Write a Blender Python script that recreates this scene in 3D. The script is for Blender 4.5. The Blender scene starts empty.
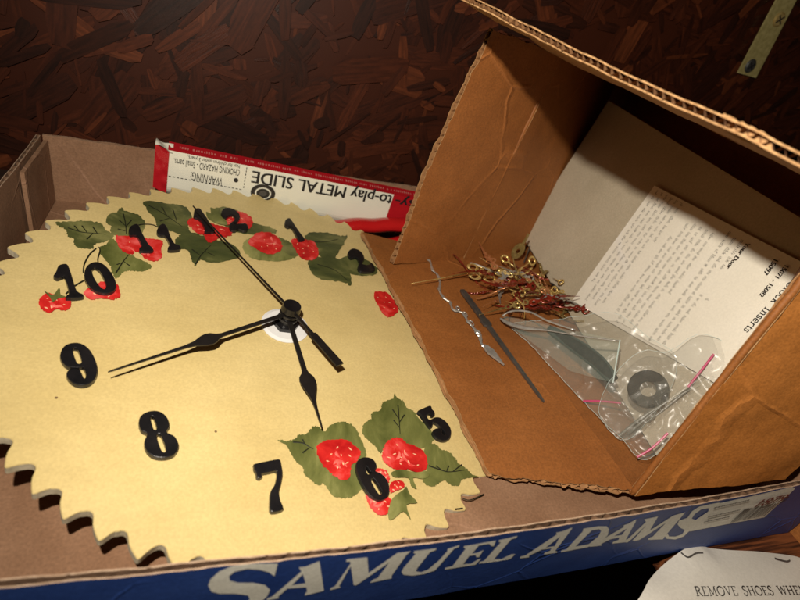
import bpy, math, random
import numpy as np
from mathutils import Vector, Matrix, noise as mn
random.seed(7)
S = bpy.context.scene
COL = S.collection

# ------------------------------------------------------------------ camera
FPX = 511.6                                   # focal length in pixels of an 800 px wide picture
CAM = np.array([0.10179, -0.08333, 0.20014])
EUL = (0.97010, -0.25477, -0.26776)
cd = bpy.data.cameras.new('camera')
cd.sensor_width = 36; cd.lens = FPX / 800 * 36
cd.clip_start = 0.005; cd.clip_end = 50
cd.dof.use_dof = True; cd.dof.focus_distance = 0.27; cd.dof.aperture_fstop = 13
cam = bpy.data.objects.new('camera', cd); COL.objects.link(cam)
cam.location = CAM; cam.rotation_euler = EUL
S.camera = cam

# ------------------------------------------------------------------ light
w = bpy.data.worlds.new('World'); S.world = w; w.use_nodes = True
w.node_tree.nodes['Background'].inputs[0].default_value = (1.0, 0.62, 0.40, 1)
w.node_tree.nodes['Background'].inputs[1].default_value = 0.014


def rotm(e):
    a, b, c = e
    Rx = np.array([[1, 0, 0], [0, math.cos(a), -math.sin(a)], [0, math.sin(a), math.cos(a)]])
    Ry = np.array([[math.cos(b), 0, math.sin(b)], [0, 1, 0], [-math.sin(b), 0, math.cos(b)]])
    Rz = np.array([[math.cos(c), -math.sin(c), 0], [math.sin(c), math.cos(c), 0], [0, 0, 1]])
    return Rz @ Ry @ Rx


R = rotm(EUL)
ld = bpy.data.lights.new('flash', 'SPOT')     # the camera's own flash, just above the lens
ld.energy = 5.7; ld.color = (1.0, 0.90, 0.76); ld.shadow_soft_size = 0.004
ld.spot_size = math.radians(125); ld.spot_blend = 0.75
fl = bpy.data.objects.new('flash', ld); COL.objects.link(fl)
fp = CAM + R @ np.array([-0.014, 0.064, 0.026]); fl.location = fp
aim = Vector(R @ np.array([0.13, -0.05, -1.0]))
fl.rotation_euler = aim.to_track_quat('-Z', 'Y').to_euler()
S.view_settings.view_transform = 'Standard'; S.view_settings.look = 'None'
S.view_settings.exposure = 0; S.view_settings.gamma = 1

# ------------------------------------------------------------------ helpers
def V(*a): return np.array(a, float)
def unit(v): v = np.array(v, float); return v / np.linalg.norm(v)
def ray(x, y): return unit(R @ np.array([(x - 400) / FPX, (300 - y) / FPX, -1]))
def onz(x, y, z): d = ray(x, y); return CAM + d * (z - CAM[2]) / d[2]
def onp(x, y, P, n): d = ray(x, y); return CAM + d * (np.dot(P - CAM, n) / np.dot(d, n))
def crop(pts, ox, oy, s): return [(ox + a / s, oy + b / s) for a, b in pts]


def empty(name, loc, label, cat, group=None):
    o = bpy.data.objects.new(name, None); o.location = loc; o.empty_display_size = 0.01
    COL.objects.link(o); tag(o, label, cat, group); return o


def tag(o, label=None, cat=None, group=None, kind=None):
    if label: o['label'] = label
    if cat: o['category'] = cat
    if group: o['group'] = group
    if kind: o['kind'] = kind
    return o


def rootloc(p):
    while p.parent: p = p.parent
    return np.array(p.location)


def add(name, vs, fs, mats, parent=None, mi=None, smooth=False, uv=None, base=None):
    vs = np.array(vs, float)
    if parent is not None: off = rootloc(parent)
    else:
        off = np.array(base) if base is not None else V((vs[:, 0].min() + vs[:, 0].max()) / 2, (vs[:, 1].min() + vs[:, 1].max()) / 2, vs[:, 2].min())
    me = bpy.data.meshes.new(name)
    me.from_pydata([tuple(v) for v in vs - off], [], [tuple(int(i) for i in f) for f in fs])
    if not isinstance(mats, (list, tuple)): mats = [mats]
    for m in mats: me.materials.append(m)
    if mi is not None: me.polygons.foreach_set('material_index', mi)
    if smooth: me.polygons.foreach_set('use_smooth', [True] * len(me.polygons))
    if uv is not None:
        l = me.uv_layers.new(name='UVMap')
        for lp in me.loops: l.data[lp.index].uv = uv[lp.vertex_index]
    me.update()
    o = bpy.data.objects.new(name, me); COL.objects.link(o)
    if parent is not None: o.parent = parent
    else: o.location = off
    return o


class MB:
    def __init__(s): s.v = []; s.f = []; s.m = []
    def add(s, vs, fs, m=0):
        k = len(s.v); s.v += [np.array(v, float) for v in vs]; s.f += [[i + k for i in f] for f in fs]; s.m += [m] * len(fs)
    def grid(s, fn, nu, nv, m=0, flip=False):
        vs = [fn(i / nu, j / nv) for j in range(nv + 1) for i in range(nu + 1)]
        fs = [[j * (nu + 1) + i, j * (nu + 1) + i + 1, (j + 1) * (nu + 1) + i + 1, (j + 1) * (nu + 1) + i] for j in range(nv) for i in range(nu)]
        if flip: fs = [f[::-1] for f in fs]
        s.add(vs, fs, m)
    def tube(s, pts, rad, n=8, m=0, flat=1.0, up=None):
        pts = [np.array(p, float) for p in pts]; k = len(pts)
        if not hasattr(rad, '__len__'): rad = [rad] * k
        vs = []
        for i, p in enumerate(pts):
            t = unit(pts[min(i + 1, k - 1)] - pts[max(i - 1, 0)])
            u = np.array(up if up is not None else (0, 0, 1.0)); a = np.cross(t, u)
            if np.linalg.norm(a) < 1e-6: a = np.cross(t, (1, 0, 0))
            a = unit(a); b = np.cross(a, t)
            for q in range(n):
                h = 2 * math.pi * q / n
                vs.append(p + rad[i] * (a * math.cos(h) + b * math.sin(h) * flat))
        fs = [[i * n + q, i * n + (q + 1) % n, (i + 1) * n + (q + 1) % n, (i + 1) * n + q] for i in range(k - 1) for q in range(n)]
        fs += [list(range(n))[::-1], [(k - 1) * n + q for q in range(n)]]
        s.add(vs, fs, m)
    def box(s, o, a, b, c, m=0):
        o, a, b, c = map(lambda t: np.array(t, float), (o, a, b, c))
        vs = [o, o + a, o + a + b, o + b, o + c, o + a + c, o + a + b + c, o + b + c]
        s.add(vs, [[0, 3, 2, 1], [4, 5, 6, 7], [0, 1, 5, 4], [1, 2, 6, 5], [2, 3, 7, 6], [3, 0, 4, 7]], m)
    def disc(s, c, ax, ay, r, h, n=32, m=0, r2=None):
        ax, ay = np.array(ax), np.array(ay); nz = np.cross(ax, ay); r2 = r if r2 is None else r2
        lo = [c + r * (ax * math.cos(2 * math.pi * i / n) + ay * math.sin(2 * math.pi * i / n)) for i in range(n)]
        hi = [c + nz * h + r2 * (ax * math.cos(2 * math.pi * i / n) + ay * math.sin(2 * math.pi * i / n)) for i in range(n)]
        s.add(lo + hi, [list(range(n))[::-1], [n + i for i in range(n)]] + [[i, (i + 1) % n, n + (i + 1) % n, n + i] for i in range(n)], m)
    def out(s, name, mats, parent=None, smooth=False, base=None):
        return add(name, s.v, s.f, mats, parent, s.m, smooth, base=base)


def spline(pts, sub=5, closed=True):
    n = len(pts); out = []
    P = [np.array(p, float) for p in pts]
    rng = range(n) if closed else range(n - 1)
    for i in rng:
        if closed: a, b, c, d = P[(i - 1) % n], P[i], P[(i + 1) % n], P[(i + 2) % n]
        else: a, b, c, d = P[max(i - 1, 0)], P[i], P[i + 1], P[min(i + 2, n - 1)]
        for k in range(sub):
            t = k / sub
            out.append(0.5 * ((2 * b) + (-a + c) * t + (2 * a - 5 * b + 4 * c - d) * t * t + (-a + 3 * b - 3 * c + d) * t ** 3))
    if not closed: out.append(P[-1])
    return out


def curve_mesh(loops, extrude=0.0, bevel=0.0):
    cu = bpy.data.curves.new('tmp', 'CURVE'); cu.dimensions = '2D'; cu.fill_mode = 'BOTH'
    cu.extrude = extrude; cu.bevel_depth = bevel; cu.bevel_resolution = 1; cu.offset = 0
    K = 1000.0                                        # curve filling is done in millimetres
    cu.extrude *= K; cu.bevel_depth *= K; cu.offset = -cu.bevel_depth
    for lp in loops:
        sp = cu.splines.new('POLY'); sp.points.add(len(lp) - 1)
        for i, p in enumerate(lp): sp.points[i].co = (p[0] * K, p[1] * K, 0, 1)
        sp.use_cyclic_u = True
    o = bpy.data.objects.new('tmp', cu); COL.objects.link(o)
    dg = bpy.context.evaluated_depsgraph_get(); me = bpy.data.meshes.new_from_object(o.evaluated_get(dg))
    vs = [np.array(v.co) / K for v in me.vertices]; fs = [list(p.vertices) for p in me.polygons]
    bpy.data.objects.remove(o); bpy.data.curves.remove(cu); bpy.data.meshes.remove(me)
    return vs, fs


def plane_shape(mb, loops3, O, n, extrude=0.0, bevel=0.0, m=0, lift=0.0):
    """loops of 3D points on the plane (O,n) become a filled solid centred on the plane + lift"""
    n = unit(n); ax = unit(np.cross(n, (0.13, 0.97, 0.2))); ay = np.cross(n, ax)
    l2 = [[(np.dot(p - O, ax), np.dot(p - O, ay)) for p in lp] for lp in loops3]
    vs, fs = curve_mesh(l2, extrude, bevel)
    mb.add([O + ax * v[0] + ay * v[1] + n * (v[2] + lift) for v in vs], fs, m)


def text3(mb, body, P0, P1, n, height=None, bold=0.0, shear=0.0, m=0, lift=0.0002, extrude=0.00003):
    """a line of text whose baseline runs from P0 to P1 on the plane of normal n"""
    P0, P1, n = np.array(P0), np.array(P1), unit(n)
    cu = bpy.data.curves.new('tmp', 'FONT'); cu.body = body; cu.size = 1; cu.shear = shear
    cu.resolution_u = 3
    o = bpy.data.objects.new('tmp', cu); COL.objects.link(o)
    dg = bpy.context.evaluated_depsgraph_get(); me = bpy.data.meshes.new_from_object(o.evaluated_get(dg))
    vs = [np.array(v.co) for v in me.vertices]; fs = [list(p.vertices) for p in me.polygons]
    bpy.data.objects.remove(o); bpy.data.curves.remove(cu); bpy.data.meshes.remove(me)
    xs = [v[0] for v in vs]; x0, x1 = min(xs), max(xs)
    ax = unit(P1 - P0); ay = np.cross(n, ax); sx = np.linalg.norm(P1 - P0) / (x1 - x0)
    sy = sx if height is None else height / 0.72
    for k in (range(3) if bold else (0,)):
        sh = (0, bold, -bold)[k] * sx
        mb.add([P0 + ax * ((v[0] - x0) * sx + sh) + ay * v[1] * sy + n * (lift + k * .00005) for v in vs], fs, m)


# ------------------------------------------------------------------ materials
def mat(name, c1, c2=None, rough=0.6, scale=60, detail=4, bump=0.0, bscale=300, metal=0.0, spec=0.5, stretch=None,
        coat=0.0, crease=0.0, crscale=22, speck=0.0, alpha=1.0, bdist=0.0004, ramp=(0.35, 0.65), fibre=0.0, flecks=0, mid=None, distort=0.0):
    m = bpy.data.materials.new(name); m.use_nodes = True; nt = m.node_tree; N = nt.nodes; L = nt.links
    b = N['Principled BSDF']
    b.inputs['Roughness'].default_value = rough; b.inputs['Metallic'].default_value = metal
    b.inputs['Specular IOR Level'].default_value = spec; b.inputs['Coat Weight'].default_value = coat
    b.inputs['Alpha'].default_value = alpha
    b.inputs['Base Color'].default_value = (*c1, 1)
    tc = N.new('ShaderNodeTexCoord'); src = tc.outputs['Object']
    if stretch:
        mp = N.new('ShaderNodeMapping'); mp.inputs['Scale'].default_value = stretch[:3]
        if len(stretch) > 3: mp.inputs['Rotation'].default_value = stretch[3:6]
        L.new(src, mp.inputs[0]); src = mp.outputs[0]
    col = None
    if c2:
        no = N.new('ShaderNodeTexNoise'); no.inputs['Scale'].default_value = scale; no.inputs['Detail'].default_value = detail
        no.inputs['Roughness'].default_value = 0.6
        L.new(src, no.inputs['Vector']); no.inputs['Distortion'].default_value = distort
        cr = N.new('ShaderNodeValToRGB'); cr.color_ramp.elements[0].position = ramp[0]; cr.color_ramp.elements[1].position = ramp[1]
        cr.color_ramp.elements[0].color = (*c1, 1); cr.color_ramp.elements[1].color = (*c2, 1)
        if mid: cr.color_ramp.elements.new((ramp[0] + ramp[1]) / 2).color = (*mid, 1)
        L.new(no.outputs[0], cr.inputs[0]); col = cr.outputs[0]
    if fibre:      # faint parallel flute lines, brush drags and blotches
        mpf = N.new('ShaderNodeMapping'); mpf.inputs['Rotation'].default_value = (0, 0, .5); mpf.inputs['Scale'].default_value = (24, 150, 60); L.new(tc.outputs['Object'], mpf.inputs[0])
        nf = N.new('ShaderNodeTexNoise'); nf.inputs['Scale'].default_value = 1; nf.inputs['Detail'].default_value = 5; L.new(mpf.outputs[0], nf.inputs['Vector'])
        nb_ = N.new('ShaderNodeTexNoise'); nb_.inputs['Scale'].default_value = 7; nb_.inputs['Detail'].default_value = 6; L.new(tc.outputs['Object'], nb_.inputs['Vector'])
        ad = N.new('ShaderNodeMath'); ad.operation = 'ADD'; L.new(nf.outputs[0], ad.inputs[0]); L.new(nb_.outputs[0], ad.inputs[1])
        rf = N.new('ShaderNodeMapRange'); rf.inputs['From Min'].default_value = .7; rf.inputs['From Max'].default_value = 1.3; rf.inputs['To Min'].default_value = 1 - fibre; rf.inputs['To Max'].default_value = 1 + fibre; L.new(ad.outputs[0], rf.inputs['Value'])
        vf = N.new('ShaderNodeVectorMath'); vf.operation = 'SCALE'; L.new(col, vf.inputs[0]); L.new(rf.outputs[0], vf.inputs['Scale']); col = vf.outputs[0]
    if flecks:     # small dark specks and pale chips in the paint
        vk = N.new('ShaderNodeTexVoronoi'); vk.inputs['Scale'].default_value = 120; L.new(tc.outputs['Object'], vk.inputs['Vector'])
        sp_ = N.new('ShaderNodeSeparateColor'); L.new(vk.outputs['Color'], sp_.inputs[0])
        th1 = N.new('ShaderNodeMath'); th1.operation = 'GREATER_THAN'; th1.inputs[1].default_value = .93; L.new(sp_.outputs[0], th1.inputs[0])
        th2 = N.new('ShaderNodeMath'); th2.operation = 'LESS_THAN'; th2.inputs[1].default_value = .07; L.new(vk.outputs['Distance'], th2.inputs[0])
        ml = N.new('ShaderNodeMath'); ml.operation = 'MULTIPLY'; L.new(th1.outputs[0], ml.inputs[0]); L.new(th2.outputs[0], ml.inputs[1])
        mk = N.new('ShaderNodeMix'); mk.data_type = 'RGBA'; mk.inputs['B'].default_value = (.16, .10, .05, 1); L.new(ml.outputs[0], mk.inputs['Factor']); L.new(col, mk.inputs['A']); col = mk.outputs['Result']
    hs = None
    if crease:
        wn = N.new('ShaderNodeTexNoise'); wn.inputs['Scale'].default_value = 30; wn.inputs['Detail'].default_value = 3
        L.new(tc.outputs['Object'], wn.inputs['Vector'])
        mx = N.new('ShaderNodeVectorMath'); mx.operation = 'MULTIPLY_ADD'; mx.inputs[1].default_value = (0.012, 0.012, 0.012)
        L.new(wn.outputs['Color'], mx.inputs[0]); L.new(tc.outputs['Object'], mx.inputs[2])
        vo = N.new('ShaderNodeTexVoronoi'); vo.feature = 'DISTANCE_TO_EDGE'; vo.inputs['Scale'].default_value = crscale
        L.new(mx.outputs[0], vo.inputs['Vector'])
        mr = N.new('ShaderNodeMapRange'); mr.inputs['From Max'].default_value = 0.022; mr.inputs['To Min'].default_value = 1; mr.inputs['To Max'].default_value = 0
        L.new(vo.outputs['Distance'], mr.inputs['Value'])
        # only some of the creases are there
        n2 = N.new('ShaderNodeTexNoise'); n2.inputs['Scale'].default_value = 14; L.new(tc.outputs['Object'], n2.inputs['Vector'])
        r2 = N.new('ShaderNodeMapRange'); r2.inputs['From Min'].default_value = 0.48; r2.inputs['From Max'].default_value = 0.62; L.new(n2.outputs[0], r2.inputs['Value'])
        mm = N.new('ShaderNodeMath'); mm.operation = 'MULTIPLY'; L.new(mr.outputs[0], mm.inputs[0]); L.new(r2.outputs[0], mm.inputs[1])
        bp = N.new('ShaderNodeBump'); bp.inputs['Strength'].default_value = crease; bp.inputs['Distance'].default_value = 0.0012
        L.new(mm.outputs[0], bp.inputs['Height']); hs = bp.outputs[0]
        if col:   # scuffed paler fibres along the crease
            mc = N.new('ShaderNodeMix'); mc.data_type = 'RGBA'; mc.inputs['B'].default_value = (min(c2[0] * 1.5, .8), min(c2[1] * 1.5, .8), min(c2[2] * 1.7, .8), 1)
            m3 = N.new('ShaderNodeMath'); m3.operation = 'MULTIPLY'; m3.inputs[1].default_value = 0.42; L.new(mm.outputs[0], m3.inputs[0])
            L.new(m3.outputs[0], mc.inputs['Factor']); L.new(col, mc.inputs['A']); col = mc.outputs['Result']
    if speck and col:
        ns = N.new('ShaderNodeTexNoise'); ns.inputs['Scale'].default_value = 900; ns.inputs['Detail'].default_value = 2
        L.new(tc.outputs['Object'], ns.inputs['Vector'])
        rs = N.new('ShaderNodeMapRange'); rs.inputs['From Min'].default_value = 0.3; rs.inputs['From Max'].default_value = 0.7
        rs.inputs['To Min'].default_value = 1 - speck; rs.inputs['To Max'].default_value = 1 + speck; L.new(ns.outputs[0], rs.inputs['Value'])
        vm = N.new('ShaderNodeVectorMath'); vm.operation = 'SCALE'; L.new(col, vm.inputs[0]); L.new(rs.outputs[0], vm.inputs['Scale']); col = vm.outputs[0]
    if col: L.new(col, b.inputs['Base Color'])
    if bump:
        nb = N.new('ShaderNodeTexNoise'); nb.inputs['Scale'].default_value = bscale; nb.inputs['Detail'].default_value = 5
        L.new(src, nb.inputs['Vector'])
        bp = N.new('ShaderNodeBump'); bp.inputs['Strength'].default_value = bump; bp.inputs['Distance'].default_value = bdist
        L.new(nb.outputs[0], bp.inputs['Height'])
        if hs: L.new(hs, bp.inputs['Normal'])
        hs = bp.outputs[0]
    if hs: L.new(hs, b.inputs['Normal'])
    return m


M = {}
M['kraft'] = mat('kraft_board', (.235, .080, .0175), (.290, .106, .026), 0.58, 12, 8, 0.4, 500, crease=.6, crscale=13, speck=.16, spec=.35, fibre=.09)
M['kraft_lit'] = mat('kraft_flap_lit', (.34, .118, .022), (.41, .155, .034), 0.52, 14, 8, 0.4, 420, crease=.7, crscale=12, speck=.16, spec=.4, fibre=.09)  # lit copy of kraft for the right flap, brighter light put into the colour
M['kraft_edge'] = mat('torn_kraft_edge', (.26, .135, .052), (.46, .27, .12), 0.9, 500, 5, 0.8, 900)
M['flute'] = mat('fluting_paper', (.26, .12, .045), (.36, .18, .07), 0.85, 300)
M['tray'] = mat('tray_board', (.215, .115, .064), (.29, .165, .098), 0.8, 30, 6, 0.3, 600, crease=.25, speck=.14, spec=.25)
M['tray_flute'] = mat('tray_fluting', (.16, .085, .045), (.25, .14, .08), 0.9, 400)
M['tray_edge'] = mat('tray_edge', (.30, .20, .13), (.42, .30, .21), 0.9, 500, 4, .5, 900)
M['navy'] = mat('navy_print', (.016, .045, .20), (.026, .065, .25), 0.5, 40, 6, 0.2, 400, crease=.35, crscale=30, spec=.4, speck=.12)
M['cream_print'] = mat('cream_print', (.80, .77, .66), (.84, .82, .72), 0.6, 60, 4, speck=.10)
M['grey_board'] = mat('grey_board', (.40, .35, .25), (.50, .44, .33), 0.75, 9, 6, 0.3, 500, speck=.09)
M['yellow'] = mat('yellow_paint', (.57, .44, .185), (.65, .515, .235), 0.42, 16, 8, 0.35, 300, speck=.07, spec=.5, bdist=.0003, fibre=.05, flecks=1)
M['raw_edge'] = mat('raw_plywood_edge', (.45, .40, .28), (.62, .56, .42), 0.8, 200, 4, .5, 500)
M['black'] = mat('black_gloss', (.006, .006, .007), (.012, .011, .012), 0.28, 90, 3, 0.35, 260, spec=.55)
M['black_hand'] = mat('black_hand_lacquer', (.008, .007, .007), (.014, .012, .011), 0.35, 90, spec=.5)
M['red'] = mat('strawberry_red', (.36, .004, .006), (.80, .13, .12), 0.4, 85, 5, 0.5, 260, ramp=(.30, .74), mid=(.60, .022, .018), distort=.6)
M['dab'] = mat('pink_dab', (.66, .05, .045), (.88, .22, .18), 0.45, 300)
M['seed'] = mat('seed_cream', (.80, .45, .25), (.85, .55, .35), 0.5, 200)
M['leaf'] = mat('leaf_green', (.055, .068, .014), (.34, .33, .12), 0.45, 42, 6, 0.5, 300, ramp=(.33, .68), mid=(.15, .16, .045), distort=.5, stretch=(1, .55, 1, 0, 0, .6))
M['leaf_dark'] = mat('leaf_dark_green', (.026, .038, .012), (.26, .25, .09), 0.45, 42, 6, 0.5, 300, ramp=(.33, .70), mid=(.080, .090, .027), distort=.5, stretch=(.55, 1, 1, 0, 0, .4))
M['vein'] = mat('vein_ink', (.012, .014, .006), rough=.5)
M['white_plastic'] = mat('white_plastic', (.72, .72, .72), rough=.35, c2=(.76, .76, .76))
M['steel'] = mat('dull_steel', (.38, .37, .34), (.55, .53, .49), 0.30, 200, 3, .3, 500, metal=.6)
M['dark_steel'] = mat('blued_steel', (.13, .135, .13), (.20, .20, .19), 0.4, 150, 3, .3, 400, metal=.8)
M['brass'] = mat('brass', (.62, .42, .12), (.85, .66, .28), 0.24, 120, 3, .2, 400, metal=.6)
M['old_brass'] = mat('tarnished_brass', (.20, .14, .045), (.38, .28, .10), 0.30, 150, 3, .3, 400, metal=.5)
M['red_metal'] = mat('red_lacquered_metal', (.10, .010, .005), (.26, .028, .012), 0.22, 150, 3, .2, 400, metal=.3, coat=.5)
M['copper'] = mat('copper', (.50, .20, .08), (.70, .34, .16), 0.26, 150, metal=.6)
M['game_cream'] = mat('game_carton_cream', (.72, .71, .60), (.76, .75, .64), 0.28, 20, spec=.5, coat=.2)
M['game_red'] = mat('game_carton_red', (.34, .006, .012), (.42, .010, .016), 0.3, 25, spec=.5, coat=.3)
M['red_film'] = mat('red_shrink_film', (.42, .008, .010), (.50, .014, .014), 0.12, 25, coat=.8, bump=.3, bscale=60, bdist=.003)
M['ink'] = mat('black_ink', (.012, .011, .012), rough=.5)
M['grey_ink'] = mat('grey_ink', (.05, .045, .04), (.08, .07, .06), rough=.6)
M['pale_red_ink'] = mat('pale_print', (.50, .16, .14), rough=.5)
M['label_red'] = mat('dark_red_ink', (.16, .02, .02), rough=.5)
M['paper'] = mat('paper', (.76, .73, .63), (.81, .78, .69), 0.7, 16, 5, .3, 160, speck=.04, crease=.15, crscale=9)
M['paper2'] = mat('note_paper', (.60, .57, .51), (.68, .65, .59), 0.7, 12, 6, .35, 60, speck=.05, bdist=.001)
M['wood'] = mat('stained_plank', (.030, .008, .003), (.20, .062, .020), 0.5, 34, 6, 0.6, 60, stretch=(.35, 9, 9), ramp=(.44, .57))
M['dark_wood'] = mat('dark_shelf', (.020, .010, .006), (.045, .020, .011), 0.7, 20, 5, .3, 80, stretch=(1, 8, 8))
M['floor'] = mat('dark_floor', (.012, .008, .006), (.020, .012, .009), 0.8, 10)
M['galv'] = mat('galvanised_steel', (.38, .32, .12), (.54, .46, .20), 0.36, 260, 3, .3, 500, metal=.25)
M['rubber'] = mat('brown_rubber', (.012, .009, .006), (.026, .021, .015), 0.75, 300, 3, .5, 900)
M['pink'] = mat('zip_strip', (.45, .03, .12), rough=.35)


def film(name, a, tint=(.80, .84, .80)):
    m = mat(name, tint, rough=.16, alpha=a, spec=.6); nt = m.node_tree; N = nt.nodes; L = nt.links; b = N['Principled BSDF']; b.inputs['Roughness'].default_value = .22
    tc = N.new('ShaderNodeTexCoord'); no = N.new('ShaderNodeTexNoise'); no.inputs['Scale'].default_value = 38; no.inputs['Detail'].default_value = 3
    no.inputs['Distortion'].default_value = 1.5; L.new(tc.outputs['Object'], no.inputs['Vector'])
    bp = N.new('ShaderNodeBump'); bp.inputs['Strength'].default_value = .22; bp.inputs['Distance'].default_value = .003
    L.new(no.outputs[0], bp.inputs['Height']); L.new(bp.outputs[0], b.inputs['Normal'])
    return m


M['film'] = film('clear_bag_film', .12, (.44, .44, .38))
M['glass'] = film('glass_pane', .10, (.40, .50, .44))
M['glass_edge'] = mat('glass_edge', (.45, .58, .55), rough=.12, c2=(.60, .70, .68), spec=.8)

# oriented strand board: one strand per island, fibres along its own UV
m = bpy.data.materials.new('strand_board'); m.use_nodes = True; nt = m.node_tree; N = nt.nodes; L = nt.links; b = N['Principled BSDF']
ge = N.new('ShaderNodeNewGeometry'); tcn = N.new('ShaderNodeTexCoord')
mp = N.new('ShaderNodeMapping'); mp.inputs['Scale'].default_value = (40, 520, 1); L.new(tcn.outputs['UV'], mp.inputs[0])
fib = N.new('ShaderNodeTexNoise'); fib.inputs['Scale'].default_value = 1; fib.inputs['Detail'].default_value = 5; fib.inputs['Roughness'].default_value = .65
L.new(mp.outputs[0], fib.inputs['Vector'])
cr = N.new('ShaderNodeValToRGB'); e = cr.color_ramp.elements
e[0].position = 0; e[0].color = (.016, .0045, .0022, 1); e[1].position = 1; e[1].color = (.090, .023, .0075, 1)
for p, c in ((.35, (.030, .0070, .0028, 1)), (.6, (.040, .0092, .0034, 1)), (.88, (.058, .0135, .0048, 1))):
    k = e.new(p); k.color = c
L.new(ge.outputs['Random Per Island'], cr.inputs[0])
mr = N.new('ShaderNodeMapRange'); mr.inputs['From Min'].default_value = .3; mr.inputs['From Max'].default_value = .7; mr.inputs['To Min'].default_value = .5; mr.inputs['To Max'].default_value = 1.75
L.new(fib.outputs[0], mr.inputs['Value'])
vm = N.new('ShaderNodeVectorMath'); vm.operation = 'SCALE'; L.new(cr.outputs[0], vm.inputs[0]); L.new(mr.outputs[0], vm.inputs['Scale'])
L.new(vm.outputs[0], b.inputs['Base Color']); b.inputs['Roughness'].default_value = .5; b.inputs['Specular IOR Level'].default_value = .25
bp = N.new('ShaderNodeBump'); bp.inputs['Strength'].default_value = .6; bp.inputs['Distance'].default_value = .0008
L.new(fib.outputs[0], bp.inputs['Height']); L.new(bp.outputs[0], b.inputs['Normal'])
M['osb'] = m

# ------------------------------------------------------------------ the setting
WY = 0.33
wv = [V(-0.6, WY + .006, -0.7), V(1.6, WY + .006, -0.7), V(1.6, WY + .006, 0.9), V(-0.6, WY + .006, 0.9)]
osb = MB(); osb.add(wv, [[0, 1, 2, 3]]); osb.add([p + V(0, .012, 0) for p in wv], [[3, 2, 1, 0]])
uvs = [(0, 0)] * 8
rnd = random.Random(3)
for i in range(9500):
    cx, cz = rnd.uniform(-.35, 1.35), rnd.uniform(-.15, .62)
    big = rnd.random() < .09; Ln = rnd.uniform(.04, .08) if big else rnd.uniform(.008, .050); Wn = rnd.uniform(.009, .022) if big else rnd.uniform(.0015, .011); a = rnd.gauss(.9, .8)
    ux, uz = math.cos(a), math.sin(a); yy = WY + .0055 - i / 9500 * .0030
    tilt1, tilt2 = rnd.uniform(-.008, .008), rnd.uniform(-.02, .02); k = rnd.randint(0, 10 ** 6) * .01
    sk = [rnd.uniform(-.25, .25) for _ in range(8)]
    pr = [(-1, -.7 + sk[0]), (-.6 + sk[1], -1), (.6 + sk[2], -1), (1, -.5 + sk[3]), (1 + sk[4] * .4, .6), (.5 + sk[5], 1), (-.5 + sk[6], 1), (-1 + sk[7] * .3, .5)]
    vs = []
    for (p, q) in pr:
        lx, lz = p * Ln / 2, q * Wn / 2
        vs.append(V(cx + ux * lx - uz * lz, yy + lx * tilt1 + lz * tilt2, cz + uz * lx + ux * lz)); uvs.append((lx + k, lz + k * 1.7))
    osb.add(vs, [list(range(8))])
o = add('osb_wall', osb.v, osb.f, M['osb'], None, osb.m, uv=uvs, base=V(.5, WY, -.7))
tag(o, 'dark reddish brown strand board wall behind the boxes', 'wall')

g = MB(); g.box((-1.5, -1.5, -.72), (3.5, 0, 0), (0, 1.9, 0), (0, 0, .02)); tag(g.out('floor', M['floor']), kind='structure')
g = MB(); g.box((-.5, .03, -.024), (1.6, 0, 0), (0, .30, 0), (0, 0, .0235)); o = g.out('shelf', M['dark_wood'])
tag(o, 'dark wooden shelf board under the blue tray, against the wall', 'shelf')
g = MB()
for k in range(2): g.box((.326, -.30 + k * .1655, -.022), (.50, 0, 0), (0, .1640, 0), (0, 0, .0205 + .0004 * k))
o = g.out('wooden_plank', M['wood'])
tag(o, 'reddish brown grained wooden plank under the note paper', 'plank')

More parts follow.
